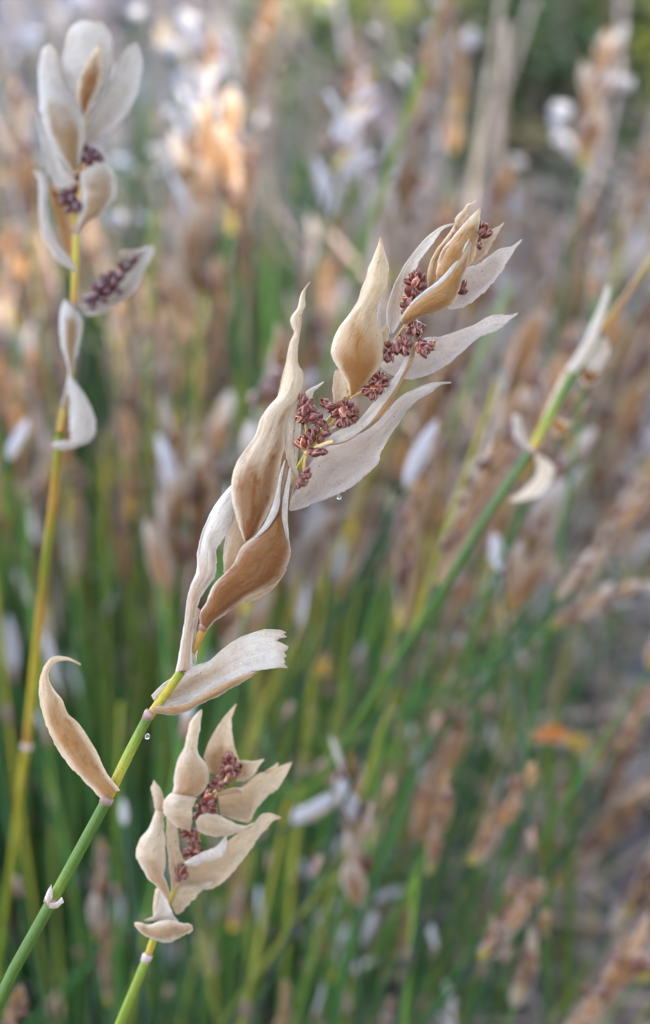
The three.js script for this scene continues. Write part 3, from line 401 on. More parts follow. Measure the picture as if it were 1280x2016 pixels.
// ================================================================== THE PALE STEM AT LEFT
{
  const D = 0.306, b = V(-0.155, 0, -0.45), P = thing('flowering_stem', 'soft white flower head on a yellow-green stem along the left edge', 'flowering stem', b), o = (x) => ({ D, tone: 'soft', k: 0.8, u1: 0.5, e: 0.7, nu: 24, nv: 11, rib: 0.08, ...x }), S = (ps, l) => spathe(P, b, ps, l);
  part('culm', shift(sweep([at(52, 1465, D + 0.055), at(40, 1560, D + 0.07), at(26, 1680, D + 0.09), at(0, 1860, D + 0.12), at(-40, 2040, D + 0.14), V(-0.19, 0.15, -0.45), b.clone()], [9, 9, 9, 9, 9, 10, 10].map((r) => r * PX * D / FOCUS), [YEL, LIME, GREEN, DKG, [0.02, 0.07, 0.01], [0.02, 0.07, 0.01]], 34, 12), b), mCulm, P);
  culm([[118, 850, 15], [106, 980, 18, -8], [92, 1090, 18, -16], [76, 1240, 19, -30], [53, 1468, 18, -55]], [LIME, ORG, LIME, ORG, YEL, YEL, ORG], P, b, D, 30);
  culm([[150, 455, 13], [148, 540, 14], [146, 600, 14]], [YEL, YEL, ORG], P, b, D);
  culm([[146, 600, 12], [140, 740, 12], [124, 820, 14], [118, 850, 14]], [YEL, LIME, ORG], P, b, D);
  culm([[170, 200, 7, -2], [158, 320, 9, -1], [148, 400, 11], [150, 458, 12]], [YEL, ORG, YEL], P, b, D);
  collar(53, 1470, 20, 84, P, b, D + 0.055, 0, 12, [0.36, 0.26, 0.24]); collar(150, 452, 14, 85, P, b, D, 0, 16, [0.12, 0.06, 0.05]); collar(147, 603, 16, 88, P, b, D, 0, 12);
  S([[[[142, 338, 152, 330], [126, 317, 158, 315], [104, 283, 166, 270], [84, 234, 167, 240], [79, 200, 160, 213], [78, 181, 139, 181], [76, 140, 121, 140], [82, 102, 110, 102], [94, 87, 98, 87]], o({ z: 2, bulge: 0.6, k: 1, u1: 0.45, e: 0.75 })]], 'tall white spathe with tan body at left of the head');
  S([[[[164, 230, 166, 230], [148, 200, 184, 200], [134, 173, 200, 181], [123, 128, 214, 149], [128, 88, 221, 98], [140, 55, 218, 68], [158, 40, 203, 43]], o({ z: 0, bulge: 0.45, k: 0.1 })], [[[164, 226, 166, 226], [154, 200, 182, 196], [152, 172, 196, 172], [162, 140, 202, 138], [176, 112, 202, 110], [192, 88, 200, 88]], o({ z: 3.2, bulge: 0.4, tone: 'brown', k: 0.95, u1: 0.75, e: 0.8 })]], 'central white spathe with a brown keel');
  S([[[[164, 284, 174, 284], [168, 258, 207, 266], [190, 221, 244, 232], [214, 181, 262, 205], [228, 138, 277, 159], [249, 98, 281, 119], [266, 83, 270, 84]], o({ z: 0.6, bulge: -0.3, k: 0.2 })]]);
  S([[[[132, 370, 146, 358], [109, 367, 138, 348], [94, 341, 127, 332], [86, 305, 116, 305], [78, 265, 104, 278], [71, 224, 88, 236]], o({ z: 0.4, bulge: -0.3, k: 0.1 })]]);
  S([[[[147, 466, 154, 463], [152, 443, 174, 438], [160, 415, 203, 421], [161, 382, 225, 390], [158, 345, 226, 350], [180, 326, 208, 316]], o({ z: 1.4, bulge: 0.5, tone: 'soft', k: 0.9, u1: 0.8, e: 0.75 })]]);
  S([[[[142, 530, 150, 540], [128, 524, 147, 522], [104, 500, 120, 486], [83, 462, 104, 454], [76, 408, 94, 408], [77, 360, 94, 362], [62, 336, 90, 336]], o({ z: 0.4, bulge: 0.5, k: 0.2 })]]);
  S([[[[80, 360, 92, 366], [92, 352, 140, 400], [100, 400, 145, 440], [120, 470, 146, 480], [140, 520, 148, 520]], o({ z: -2, bulge: -0.3, tone: 'tan', k: 0.8, u1: 1, e: 1 })]]);
  S([[[[154, 606, 158, 616], [172, 600, 178, 622], [212, 580, 220, 606], [246, 545, 259, 575], [272, 515, 282, 536], [292, 488, 301, 500], [300, 480, 301, 482]], o({ z: 0, bulge: -0.5, tone: 'soft', k: 0.3 })], [[[236, 502, 240, 504], [240, 492, 250, 506], [268, 492, 272, 500], [292, 484, 294, 488]], o({ z: -1, bulge: 0.3, nu: 12, nv: 5 })]], 'boat-shaped grey spathe full of dark florets');
  S([[[[137, 740, 144, 738], [131, 712, 149, 710], [123, 684, 154, 690], [117, 645, 163, 641], [120, 610, 157, 620], [128, 588, 146, 606]], o({ z: 1, bulge: 0.55, tone: 'soft', k: 1.2, u1: 0.75, e: 0.55 })]]);
  S([[[[120, 800, 126, 806], [128, 770, 136, 776], [136, 735, 143, 738]], o({ z: 0.6, nu: 10, nv: 5 })]]);
  S([[[[100, 874, 106, 882], [120, 868, 132, 886], [138, 866, 180, 866], [138, 830, 188, 826], [137, 780, 168, 780], [136, 744, 142, 742]], o({ z: 1.6, bulge: 0.4, tone: 'soft', k: 0.2, ruffle: 2.5 })]], 'crumpled whitish bract at the lowest node of the head');
  const dk = (a) => cluster(a, P, b, D, 1.4).traverse((m) => { if (m.isMesh) m.material = mDark; });
  dk([[168, 292, 22, 60], [180, 300, 24, 20], [162, 312, 24, 200], [176, 316, 26, 330], [190, 308, 22, 10], [198, 316, 20, 340], [150, 325, 20, 240]]);
  dk([[136, 378, 26, 150], [148, 372, 24, 70], [128, 394, 26, 210], [144, 392, 28, 300], [152, 404, 26, 290], [138, 410, 24, 240], [122, 382, 22, 180], [152, 348, 18, 90]]);
  dk([[176, 590, 26, 200], [190, 582, 26, 30], [200, 566, 28, 60], [214, 572, 28, 20], [188, 566, 24, 120], [206, 548, 26, 100], [226, 556, 26, 40], [240, 542, 26, 60], [222, 540, 24, 130], [250, 528, 24, 40], [238, 522, 24, 110], [262, 512, 22, 50], [184, 600, 22, 250], [204, 590, 24, 320], [232, 572, 22, 330]]);
}

// ================================================================== STEMS BEHIND
function spikeProto(kind, sd) {   // spike of length about 1 along +y: rachis, spathes, floret clusters
  seed = 900 + sd * 77; const g = new THREE.Group(); g.name = 'flower_spike';
  part('rachis', sweep([V(0, 0, 0), V(0.01, 0.4, 0.01), V(0, 0.85, 0)], [0.016, 0.008], [YEL, ORG], 6, 5), mCulm, g);
  const n = kind === 'tan' ? 9 : kind === 'mixed' ? 8 : kind === 'white' ? 6 : 1;
  for (let i = 0; i < n; i++) {
    const t = n > 1 ? i / (n - 1) : 0, L = kind === 'single' ? 1 : rr(0.3, 0.42) * (1.1 - 0.3 * t), open = kind === 'tan' ? rr(0.05, 0.2) : kind === 'mixed' ? rr(0.2, 0.5) : kind === 'white' ? rr(0.3, 0.8) : 0.05;
    const tone = kind === 'tan' ? (rnd() < 0.72 ? 'husk' : 'beige') : kind === 'mixed' ? (rnd() < 0.5 ? 'husk' : rnd() < 0.4 ? 'silver' : 'beige') : 'silver';
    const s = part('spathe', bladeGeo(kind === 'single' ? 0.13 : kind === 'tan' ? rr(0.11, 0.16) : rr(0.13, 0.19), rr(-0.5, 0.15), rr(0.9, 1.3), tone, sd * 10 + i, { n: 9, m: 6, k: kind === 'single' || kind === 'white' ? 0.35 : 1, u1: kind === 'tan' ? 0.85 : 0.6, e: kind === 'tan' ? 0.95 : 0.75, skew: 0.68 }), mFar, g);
    s.scale.setScalar(L); s.position.set(0, t * 0.66, 0); s.rotation.set(open, i * 2.4 + rr(-0.4, 0.4), rr(-0.12, 0.12), 'YXZ'); s.translateZ(0.015);
  }
  if (kind !== 'single') for (let i = 0; i < 3; i++) {
    const gs = []; for (let k = 0; k < 5; k++) { const c = new THREE.IcosahedronGeometry(1, 1); c.scale(0.022, 0.035, 0.022).rotateZ(rr(-1, 1)).rotateY(rr(0, 6)).translate(rr(-0.06, 0.06), rr(-0.05, 0.05), rr(-0.06, 0.06)); const q = new Float32Array(c.attributes.position.count * 3); for (let w = 0; w < q.length; w += 3) { q[w] = 0.09; q[w + 1] = 0.03; q[w + 2] = 0.016; } c.setAttribute('color', new THREE.BufferAttribute(q, 3)); gs.push(c); }
    part('floret_cluster', mergeGeometries(gs), mFloret, g).position.set(rr(-0.03, 0.03), 0.25 + i * 0.24, rr(-0.03, 0.03));
  }
  return g;
}
const PROTO = {}; let pk = 1; for (const k of ['tan', 'mixed', 'white', 'single']) PROTO[k] = [0, 1, 2].map(() => spikeProto(k, pk++));
seed = 4242;
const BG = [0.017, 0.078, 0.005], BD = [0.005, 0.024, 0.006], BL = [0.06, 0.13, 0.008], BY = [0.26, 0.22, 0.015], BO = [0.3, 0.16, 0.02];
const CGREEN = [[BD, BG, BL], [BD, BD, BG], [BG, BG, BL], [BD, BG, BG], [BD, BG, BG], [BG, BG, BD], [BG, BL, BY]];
// spike from pixel (bx,by) to (tx,ty) at depth D, its culm going down to the ground
function stemBehind(bx, by, tx, ty, D, kind, label, group, opt = {}) {
  const A = at(bx, by, D), T = at(tx, ty, D + (opt.dz ?? rr(-0.02, 0.02))), dir = T.clone().sub(A), len = dir.length(); dir.normalize();
  if (A.y < 0.02) return null;
  const lean = opt.lean ?? 1, hx = dir.x / Math.max(0.5, Math.abs(dir.y)) * A.y * 0.55 * lean, G = V(A.x - hx + rr(-0.02, 0.02), 0, Math.min(-0.38, A.z + rr(-0.05, 0.06)));
  const name = opt.bare ? 'green_stem' : 'flowering_stem', o = thing(name, label, opt.bare ? 'green stem' : 'flowering stem', G, group);
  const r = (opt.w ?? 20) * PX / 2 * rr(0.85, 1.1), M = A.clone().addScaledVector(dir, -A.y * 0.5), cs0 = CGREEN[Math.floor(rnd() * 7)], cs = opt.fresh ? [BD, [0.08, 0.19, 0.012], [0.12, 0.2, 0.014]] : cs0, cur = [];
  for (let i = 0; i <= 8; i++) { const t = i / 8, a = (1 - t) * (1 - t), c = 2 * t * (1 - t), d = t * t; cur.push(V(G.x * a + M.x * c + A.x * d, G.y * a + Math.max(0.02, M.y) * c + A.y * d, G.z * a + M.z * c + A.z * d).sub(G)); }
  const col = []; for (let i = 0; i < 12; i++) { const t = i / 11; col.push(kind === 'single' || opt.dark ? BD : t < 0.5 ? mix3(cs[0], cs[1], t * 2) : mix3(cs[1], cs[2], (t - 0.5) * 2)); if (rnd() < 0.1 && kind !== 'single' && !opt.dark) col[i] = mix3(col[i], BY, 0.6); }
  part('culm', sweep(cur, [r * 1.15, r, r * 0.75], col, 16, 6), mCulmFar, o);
  for (const t of opt.nodes ?? [0.55, 0.82]) {
    const q = new THREE.CatmullRomCurve3(cur), p0 = q.getPointAt(t - 0.007), p1 = q.getPointAt(t + 0.007);
    part('node_collar', sweep([p0, p0.clone().lerp(p1, 0.5), p1], [r * 1.1, r * 1.35, r * 1.15], [[0.14, 0.08, 0.06], [0.25, 0.17, 0.13]], 4, 6), mDry, o);
  }
  if (!opt.bare) {
    const s = PROTO[kind][Math.floor(rnd() * 3)].clone(); s.position.copy(A).sub(G); s.quaternion.setFromUnitVectors(V(0, 1, 0), dir).multiply(new THREE.Quaternion().setFromAxisAngle(V(0, 1, 0), opt.turn ?? rr(0, 6.28)));
    const wd = opt.wide ?? 1; s.scale.set(len * 1.05 * wd, len * 1.05, len * 1.05 * wd); o.add(s);
  } else if (rnd() < 0.35) { // a loose sheath at a node
    const q = new THREE.CatmullRomCurve3(cur), p = q.getPointAt(0.82), s = PROTO.single[0].children[1].clone(); s.name = 'sheath'; s.position.copy(p); s.scale.setScalar(rr(0.01, 0.02)); s.scale.x *= 0.6; s.scale.z *= 0.6; s.rotation.set(rr(0.2, 0.7), rr(0, 6), 0, 'YXZ'); o.add(s);
  }
  return o;
}
for (const [a, kind, label, opt] of [
  [[1150, 330, 1205, 25, 0.55], 'mixed', 'tall tan and white flower spike in the top right corner', { wide: 1.15 }],
  [[688, 255, 692, 35, 0.68], 'tan', 'narrow tan flower spike rising near the top, left of the two above the sharp head', {}],
  [[890, 300, 915, 45, 0.7], 'tan', 'narrow brown flower spike rising near the top between grey stems', {}],
  [[535, 340, 545, 80, 0.78], 'tan', 'faint tan flower spike just left of the spreading white bracts', {}],
  [[385, 330, 425, 30, 0.6], 'white', 'lavender-white flower spike near the top, right of the pale left head', { wide: 1.2 }],
  [[660, 340, 700, 150, 0.5], 'white', 'spike with two spreading white bracts above the middle of the picture', { wide: 1.5 }],
  [[835, 130, 905, -60, 0.5], 'tan', 'long slanting green stem crossing behind the sharp head', { w: 26, lean: 1, fresh: 1 }],
  [[303, 420, 318, 60, 0.55], 'tan', 'bright green upright stem between the pale left head and the lavender-white spike', { w: 24, bare: true, fresh: 1, nodes: [0.9] }],
  [[820, 1720, 826, 1640, 0.4], 'tan', 'short bright green stem standing upright at the lower middle', { w: 20, bare: true, fresh: 1, nodes: [0.93] }],
  [[1005, 560, 1075, 400, 0.5], 'tan', 'fresh green slanting stem right of the tip of the sharp head', { w: 20, bare: true, fresh: 1 }],
  [[862, 1150, 990, 855, 0.375], 'tan', 'narrow dark brown spike close to the slanting green stem at right', { wide: 1, dz: 0, dark: 1 }],
  [[1095, 1180, 1290, 955, 0.4], 'tan', 'brown and grey flower spike leaning out at the right edge', { wide: 1.1 }],
  [[1085, 1235, 1300, 1130, 0.43], 'mixed', 'mixed tan and grey open spike lying low at the right edge', {}],
  [[945, 1890, 1075, 1730, 0.385], 'tan', 'broad orange-tan flower spike at the lower right', { wide: 1.8, dz: 0.01, dark: 1 }],
  [[845, 1720, 892, 1515, 0.4], 'tan', 'small orange-brown spike left of the paler one at lower right', { wide: 1.3, dark: 1, dz: 0 }],
  [[925, 1700, 1060, 1505, 0.41], 'tan', 'fuzzy tan spike leaning right at lower right', { wide: 1.3, dark: 1, dz: 0 }],
  [[705, 1780, 690, 1440, 0.4], 'mixed', 'cream flower spike right of the lower cream head', { wide: 0.85 }],
  [[545, 2060, 572, 1925, 0.42], 'tan', 'tan spike tip with spread bracts at the bottom edge, centre', { wide: 1.4 }],
  [[755, 2060, 768, 1955, 0.44], 'tan', 'small tan spike tip on the bottom edge beside the centre one', {}],
  [[5, 2100, 35, 1945, 0.36], 'tan', 'tan spike tip in the bottom left corner', { wide: 1.3 }],
  [[885, 2060, 888, 1925, 0.45], 'white', 'whitish spike tip on the bottom edge, right of the middle', {}],
  [[1190, 2050, 1205, 1890, 0.5], 'tan', 'tan spike at the bottom right corner', {}],
  [[190, 1850, 205, 1640, 0.42], 'tan', 'brown spike just right of the thick green stem, upper of two', { dark: 1, dz: 0, wide: 1.2 }],
  [[215, 1980, 205, 1800, 0.42], 'tan', 'brown spike just right of the thick green stem, lower of two', { dark: 1, dz: 0, wide: 1.2 }],
  [[798, 962, 880, 815, 0.4], 'single', 'single white bract right of the broad open spathe', { turn: 0, wide: 0.7 }],
  [[985, 1125, 972, 1030, 0.42], 'single', 'small bright white bract below the slanting green stem at right', { turn: 0, wide: 1 }],
  [[15, 905, 82, 825, 0.42], 'single', 'curled white bract at the left edge, halfway up', { turn: 1, wide: 0.6 }],
  [[580, 1620, 660, 1590, 0.42], 'single', 'white bract pointing right beside the lower cream head', { turn: 0, wide: 1 }],
  [[246, 1625, 240, 1562, 0.4], 'single', 'little white bract tucked right of a node on the thick stem', { turn: 0, wide: 0.8, lean: 0 }],
  [[1170, 590, 1188, 440, 0.45], 'mixed', 'pale spike right of the sharp head, upper of the pair at the slanting stem', {}],
  [[1225, 500, 1275, 320, 0.5], 'tan', 'brown spike at the right edge, just below the top right one', {}],
  [[1060, 930, 1130, 770, 0.42], 'tan', 'tan husk just right of the slanting green stem, above its lower node', { wide: 0.9, dz: 0 }],
  [[1110, 830, 1170, 700, 0.42], 'tan', 'small brown husk below the upper node of the slanting green stem', { dz: 0 }],
  [[1215, 1480, 1290, 1340, 0.42], 'tan', 'faded brown spike at the right edge above the grey ground', { dark: 1, dz: 0 }],
  [[800, 1480, 760, 1370, 0.5], 'mixed', 'small pale spike among leaning stems, low in the middle', {}],
  [[815, 900, 830, 780, 0.5], 'tan', 'tan spike half hidden behind the right spathes of the sharp head', {}],
  [[640, 1140, 665, 960, 0.46], 'mixed', 'pale spike below the broad open spathe', {}],
  [[490, 1480, 520, 1290, 0.55], 'tan', 'brown spike right of the open white bract', {}],
]) stemBehind(...a, kind, label, null, opt);

// the slanting green stem at right, nearly in focus
{
  const D = 0.355, b = V(-0.07, 0, -0.66), P = thing('green_stem', 'slanting green stem with pale sheaths crossing the right side', 'green stem', b);
  part('culm', shift(sweep([at(1046, 885, D), at(960, 1012, D), at(880, 1150, D + 0.01), at(742, 1360, D + 0.03), at(600, 1570, D + 0.06), V(-0.03, 0.2, -0.52), b.clone()], [8, 8.5, 9, 9.5, 10, 11, 11].map((r) => r * PX * D / FOCUS), [DKG, GREEN, DKG, GREEN, GREEN, DKG, DKG], 34, 10), b), mCulm, P);
  culm([[1182, 655, 17], [1115, 762, 17], [1046, 885, 16]], [DKG, GREEN, GREEN, LIME, YEL], P, b, D);
  culm([[1420, 330, 15], [1300, 490, 15], [1240, 575, 16], [1182, 655, 15]], [GREEN, GREEN, [0.3, 0.24, 0.04], [0.24, 0.13, 0.05], ORG], P, b, D);
  collar(1182, 657, 19, 57, P, b, D, 0, 12, [0.1, 0.06, 0.05]); collar(1046, 886, 20, 57, P, b, D, 0, 14);
  const o = (x) => ({ D, tone: 'white', k: 0.2, nu: 18, nv: 7, ...x });
  part('sheath', shift(sheet([[1112, 728, 1130, 735], [1140, 690, 1162, 698], [1172, 622, 1187, 630], [1198, 560, 1203, 563]], o({ bulge: 0.5, z: 1 })), b), mSpathe, P);
  part('sheath', shift(sheet([[1048, 880, 1058, 884], [1078, 800, 1098, 790], [1110, 730, 1124, 735]], o({ bulge: 0.5, z: -1.5, tone: 'cream', k: 0.8 })), b), mSpathe, P);
  part('sheath', shift(sheet([[1082, 830, 1092, 822], [1094, 860, 1130, 830], [1120, 845, 1150, 800], [1160, 790, 1164, 786]], o({ bulge: 0.6, z: -3, tone: 'tan', k: 1, u1: 1 })), b), mSpathe, P);
  part('sheath', shift(sheet([[1140, 730, 1148, 722], [1150, 760, 1180, 730], [1180, 745, 1205, 705], [1212, 690, 1216, 686]], o({ bulge: 0.6, z: -3, tone: 'brown', k: 1, u1: 1 })), b), mSpathe, P);
  part('sheath', shift(sheet([[1040, 890, 1052, 890], [1012, 860, 1032, 850], [1010, 815, 1022, 815]], o({ bulge: 0.4, tone: 'grey' })), b), mSpathe, P);
  part('sheath', shift(sheet([[1050, 890, 1056, 892], [1058, 930, 1092, 925], [1030, 965, 1062, 975], [1000, 985, 1010, 988]], o({ bulge: -0.4, z: -2 })), b), mSpathe, P);
  part('sheath', shift(sheet([[1186, 660, 1192, 664], [1160, 690, 1200, 690], [1150, 720, 1180, 730]], o({ bulge: -0.4, z: -2 })), b), mSpathe, P);
}
// the rest of the clump
const leanOf = (x) => clamp((x - 250) / 1030, -0.15, 1);
const spikeLabel = { tan: 'blurred tan flower spike standing among others in the clump behind', mixed: 'blurred flower spike of tan and white bracts in the clump behind', white: 'blurred open spike of lavender-white bracts in the clump behind' };
for (let i = 0; i < 262; i++) {
  const y = 20 + 1080 * Math.pow((i + rnd()) / 262, 0.9), x = rr(-80, 1360), D = rr(0.52, 1.02) * (y > 800 ? 0.8 : 1), len = rr(0.045, 0.07), a = leanOf(x) * rr(0.3, 0.65) + rr(-0.1, 0.1), L = len / (2 * TAN * D) * 2016, r = rnd(); if ((x > 850 && x < 1130 && y < 420) || (y < 190 && rnd() < 0.7) || (x < 330 && y < 420 && rnd() < 0.55) || (y < 560 && rnd() < 0.3) || (x > 900 && y > 880 && rnd() < 0.25)) continue;
  const kind = r < 0.74 ? 'tan' : r < 0.93 ? 'mixed' : 'white';
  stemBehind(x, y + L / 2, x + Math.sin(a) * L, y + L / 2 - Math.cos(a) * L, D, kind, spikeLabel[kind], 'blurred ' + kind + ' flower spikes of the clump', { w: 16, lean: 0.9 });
}
for (let i = 0; i < 50; i++) {
  const y = rr(1080, 1990), x = rr(380, 1330); if (x > 880 && y < 1700 && rnd() < 0.2) continue; const D = rr(0.46, 0.7) * (y > 1600 ? 0.85 : 1), len = rr(0.022, 0.042), a = leanOf(x) * rr(0.4, 0.9) + rr(-0.3, 0.3), L = len / (2 * TAN * D) * 2016, r = rnd(), kind = r < 0.8 ? 'tan' : 'white';
  stemBehind(x, y + L / 2, x + Math.sin(a) * L, y + L / 2 - Math.cos(a) * L, D, kind, kind === 'tan' ? 'small blurred brown husk low among the leaning stems' : 'small blurred whitish husk low among the leaning stems', 'small ' + kind + ' husks low in the clump', { w: 11, wide: 1.3 });
}
for (let i = 0; i < 250; i++) {
  const x = rr(-120, 1250), y = rr(620, 1600) + 0.1 * x, D = rr(0.42, 0.95), a = leanOf(x) * rr(0.35, 0.85) + rr(-0.12, 0.1), L = 200;
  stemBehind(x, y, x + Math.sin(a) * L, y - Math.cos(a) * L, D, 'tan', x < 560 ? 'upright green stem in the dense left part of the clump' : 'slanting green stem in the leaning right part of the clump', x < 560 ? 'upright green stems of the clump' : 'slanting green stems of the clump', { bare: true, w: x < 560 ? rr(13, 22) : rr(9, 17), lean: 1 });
}
{ // dead stalks tangled through the clump and lying about
  const g = sweep([V(0, 0, 0), V(0.02, 0.4, 0.01), V(-0.02, 1, 0.02)], [0.0018, 0.0012], [[0.4, 0.32, 0.24], [0.5, 0.42, 0.34]], 6, 5), n = 1300, im = new THREE.InstancedMesh(g, mDry, n), M = new THREE.Matrix4(), Q = new THREE.Quaternion(), c = new THREE.Color(), Y = V(0, 1, 0);
  im.name = 'dead_stalks';
  for (let i = 0; i < n; i++) {
    const z = rr(-1.7, -0.5), x = rr(-0.7, 0.75) * (0.5 - 0.5 * z), low = x > 0.1 || rnd() < 0.4, h = low ? rr(0.08, 0.25) : rr(0.1, 0.3), a = rr(0, 6.28), t = low ? rr(0.9, 1.5) : rr(0.1, 0.7);
    Q.setFromUnitVectors(Y, V(Math.sin(t) * Math.cos(a), Math.cos(t), Math.sin(t) * Math.sin(a))); M.compose(V(x, low ? rr(0, 0.05) : rr(0, 0.2), z), Q, V(1, h, 1)); im.setMatrixAt(i, M);
    const b = rr(0.25, 1); im.setColorAt(i, c.setRGB(b, b * rr(0.88, 1), b * rr(0.8, 1.15)));
  }
  im.userData = { label: 'tangle of thin dead grey and tan stalks through the clump', category: 'dead stalks', kind: 'stuff' }; scene.add(im);
}
{ // the many further culms of the clump that nobody could count
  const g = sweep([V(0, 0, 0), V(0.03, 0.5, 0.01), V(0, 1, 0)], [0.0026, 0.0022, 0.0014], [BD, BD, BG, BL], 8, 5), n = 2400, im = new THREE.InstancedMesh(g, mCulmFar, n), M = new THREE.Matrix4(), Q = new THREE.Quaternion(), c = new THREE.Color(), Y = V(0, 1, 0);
  im.name = 'green_stems';
  for (let i = 0; i < n; i++) {
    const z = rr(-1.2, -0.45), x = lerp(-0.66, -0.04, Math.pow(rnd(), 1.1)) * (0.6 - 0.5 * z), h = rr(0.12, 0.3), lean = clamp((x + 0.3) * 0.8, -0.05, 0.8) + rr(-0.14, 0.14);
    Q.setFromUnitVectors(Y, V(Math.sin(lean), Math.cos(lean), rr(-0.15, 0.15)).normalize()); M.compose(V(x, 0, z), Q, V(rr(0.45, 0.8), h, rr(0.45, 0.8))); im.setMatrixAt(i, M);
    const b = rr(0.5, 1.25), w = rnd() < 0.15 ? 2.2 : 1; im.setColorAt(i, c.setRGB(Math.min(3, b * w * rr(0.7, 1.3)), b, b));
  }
  im.userData = { label: 'dense mass of thin green culms filling the lower clump', category: 'stems', kind: 'stuff' }; scene.add(im);
}

// ================================================================== FURTHER BACK
const ySel = (px, py, h = 0) => { const d = at(px, py, 1).sub(EYE), t = (EYE.y - h) / -d.y; return EYE.clone().addScaledVector(d, t); };
function shrub(px, py, height, width, label, cols, n, size, sd, h0 = 0) {
  seed = sd; const g0 = ySel(px, py), o = thing('shrub', label, 'shrub', g0), tr = [], lf = [];
  for (let i = 0; i < 7; i++) { const a = rr(0, 6.28), d = V(Math.cos(a) * width * 0.35, height * rr(0.6, 0.95), Math.sin(a) * width * 0.35); tr.push(sweep([V(0, 0, 0), d.clone().multiplyScalar(0.5).add(V(rr(-0.05, 0.05), 0.03, 0)), d], [0.012, 0.003], [[0.2, 0.16, 0.13]], 8, 6)); }
  part('stem', mergeGeometries(tr), mDry, o);
  const clumps = []; for (let i = 0; i < 26; i++) { const a = rr(0, 6.28), r = Math.sqrt(rnd()) * width / 2; clumps.push([Math.cos(a) * r, height * rr(0.3, 1), Math.sin(a) * r, rr(0.05, 0.13) * (width + height)]); }
  const P = [], C = [], I = [];
  for (let i = 0; i < n; i++) {
    const c = clumps[i % 26], q = V(rr(-1, 1), rr(-1, 1), rr(-1, 1)).normalize().multiplyScalar(c[3] * Math.pow(rnd(), 0.4)), p = V(c[0], c[1], c[2]).add(q), d = V(rr(-1, 1), rr(-0.2, 1), rr(-1, 1)).normalize(), s = d.clone().cross(V(rr(-1, 1), rr(-1, 1), rr(-1, 1))).normalize(), L = size * rr(0.6, 1.4), W = L * 0.16, k = P.length / 3, c3 = mix3(cols[0], cols[1], rnd());
    for (const v of [p, p.clone().addScaledVector(d, L * 0.5).addScaledVector(s, W), p.clone().addScaledVector(d, L), p.clone().addScaledVector(d, L * 0.5).addScaledVector(s, -W)]) { P.push(v.x, Math.max(0.01, v.y), v.z); C.push(...c3); }
    I.push(k, k + 1, k + 2, k, k + 2, k + 3);
  }
  const g = new THREE.BufferGeometry(); g.setAttribute('position', new THREE.Float32BufferAttribute(P, 3)); g.setAttribute('color', new THREE.Float32BufferAttribute(C, 3)); g.setIndex(I); g.computeVertexNormals();
  part('foliage', g, mLeafLit, o).userData.kind = 'stuff'; return o;
}
shrub(1000, 440, 0.5, 0.5, 'yellow-green shrub behind the clump at the upper right', [[0.1, 0.14, 0.02], [0.42, 0.41, 0.06]], 4600, 0.035, 11);
shrub(1290, 260, 0.5, 0.5, 'bright yellow-green shrub at the top right edge', [[0.18, 0.22, 0.02], [0.48, 0.44, 0.06]], 3200, 0.05, 12);
shrub(640, 60, 0.35, 0.6, 'low olive shrub at the top edge, middle', [[0.1, 0.12, 0.03], [0.3, 0.27, 0.07]], 2300, 0.05, 13);
shrub(900, 420, 0.22, 0.35, 'dark green low shrub behind the tip of the sharp head', [[0.03, 0.08, 0.02], [0.08, 0.14, 0.03]], 2600, 0.04, 14);
seed = 77;
function branch(a, z, w, col, label) { // a fallen branch given by pixels and heights above the ground
  const pts = a.map(([x, y, h]) => ySel(x, y, h)), b = pts[0].clone().setY(0), m = part(numbered('fallen_branch'), shift(sweep(pts, w, [col, mix3(col, [0.5, 0.47, 0.45], 0.4), col], 20, 8, 0.25), b), mDry, scene);
  m.position.copy(b); m.userData = { label, category: 'branch' };
}
branch([[330, 310, 0.03], [400, 390, 0.06], [500, 490, 0.03]], 0, [0.012, 0.015], [0.2, 0.19, 0.2], 'dark grey fallen branch slanting down behind the left part of the clump');
branch([[520, -20, 0.1], [590, 40, 0.1], [660, 90, 0.06]], 0, [0.012, 0.01], [0.6, 0.52, 0.42], 'pale fallen stick slanting down at the top edge');
branch([[420, 60, 0.05], [500, 130, 0.06], [600, 190, 0.04]], 0, [0.02, 0.022], [0.16, 0.15, 0.16], 'thick dark branch lying beyond the clump near the top');
branch([[-40, 110, 0.02], [90, 60, 0.06], [190, -20, 0.05]], 0, [0.022, 0.02], [0.13, 0.12, 0.13], 'thick dark branch lying behind the pale left head');
function bloom(px, py, D, r, col, label) { // small many-petalled flower on its own stalk
  const p = at(px, py, D), g = V(p.x, 0, p.z), o = thing('orange_flower', label, 'flower', g);
  part('stalk', sweep([V(0, 0, 0), V(0.004, p.y * 0.5, 0), V(0, p.y, 0)], [0.0012], [GREEN], 8, 5), mCulm, o);
  for (let k = 0; k < 9; k++) { const q = bladeGeo(0.2, 0.5, 0.5, 'tan', k, { n: 4, m: 3 }), c = q.attributes.color; for (let i = 0; i < c.count; i++) c.setXYZ(i, ...col); const m = part('petal', q, mFar, o); m.position.set(0, p.y, 0); m.scale.setScalar(r); m.rotation.set(rr(0.5, 1.1), k * 0.7, 0, 'YXZ'); }
}
bloom(1085, 1462, 0.45, 0.0062, [0.8, 0.26, 0.01], 'orange flower low down at the right, left of the yellow one');
bloom(1128, 1474, 0.47, 0.0056, [0.75, 0.45, 0.02], 'yellow flower beside the orange one at the right');
bloom(625, 1330, 0.48, 0.006, [0.75, 0.45, 0.02], 'small yellow flower among green stems right of the open white bract');

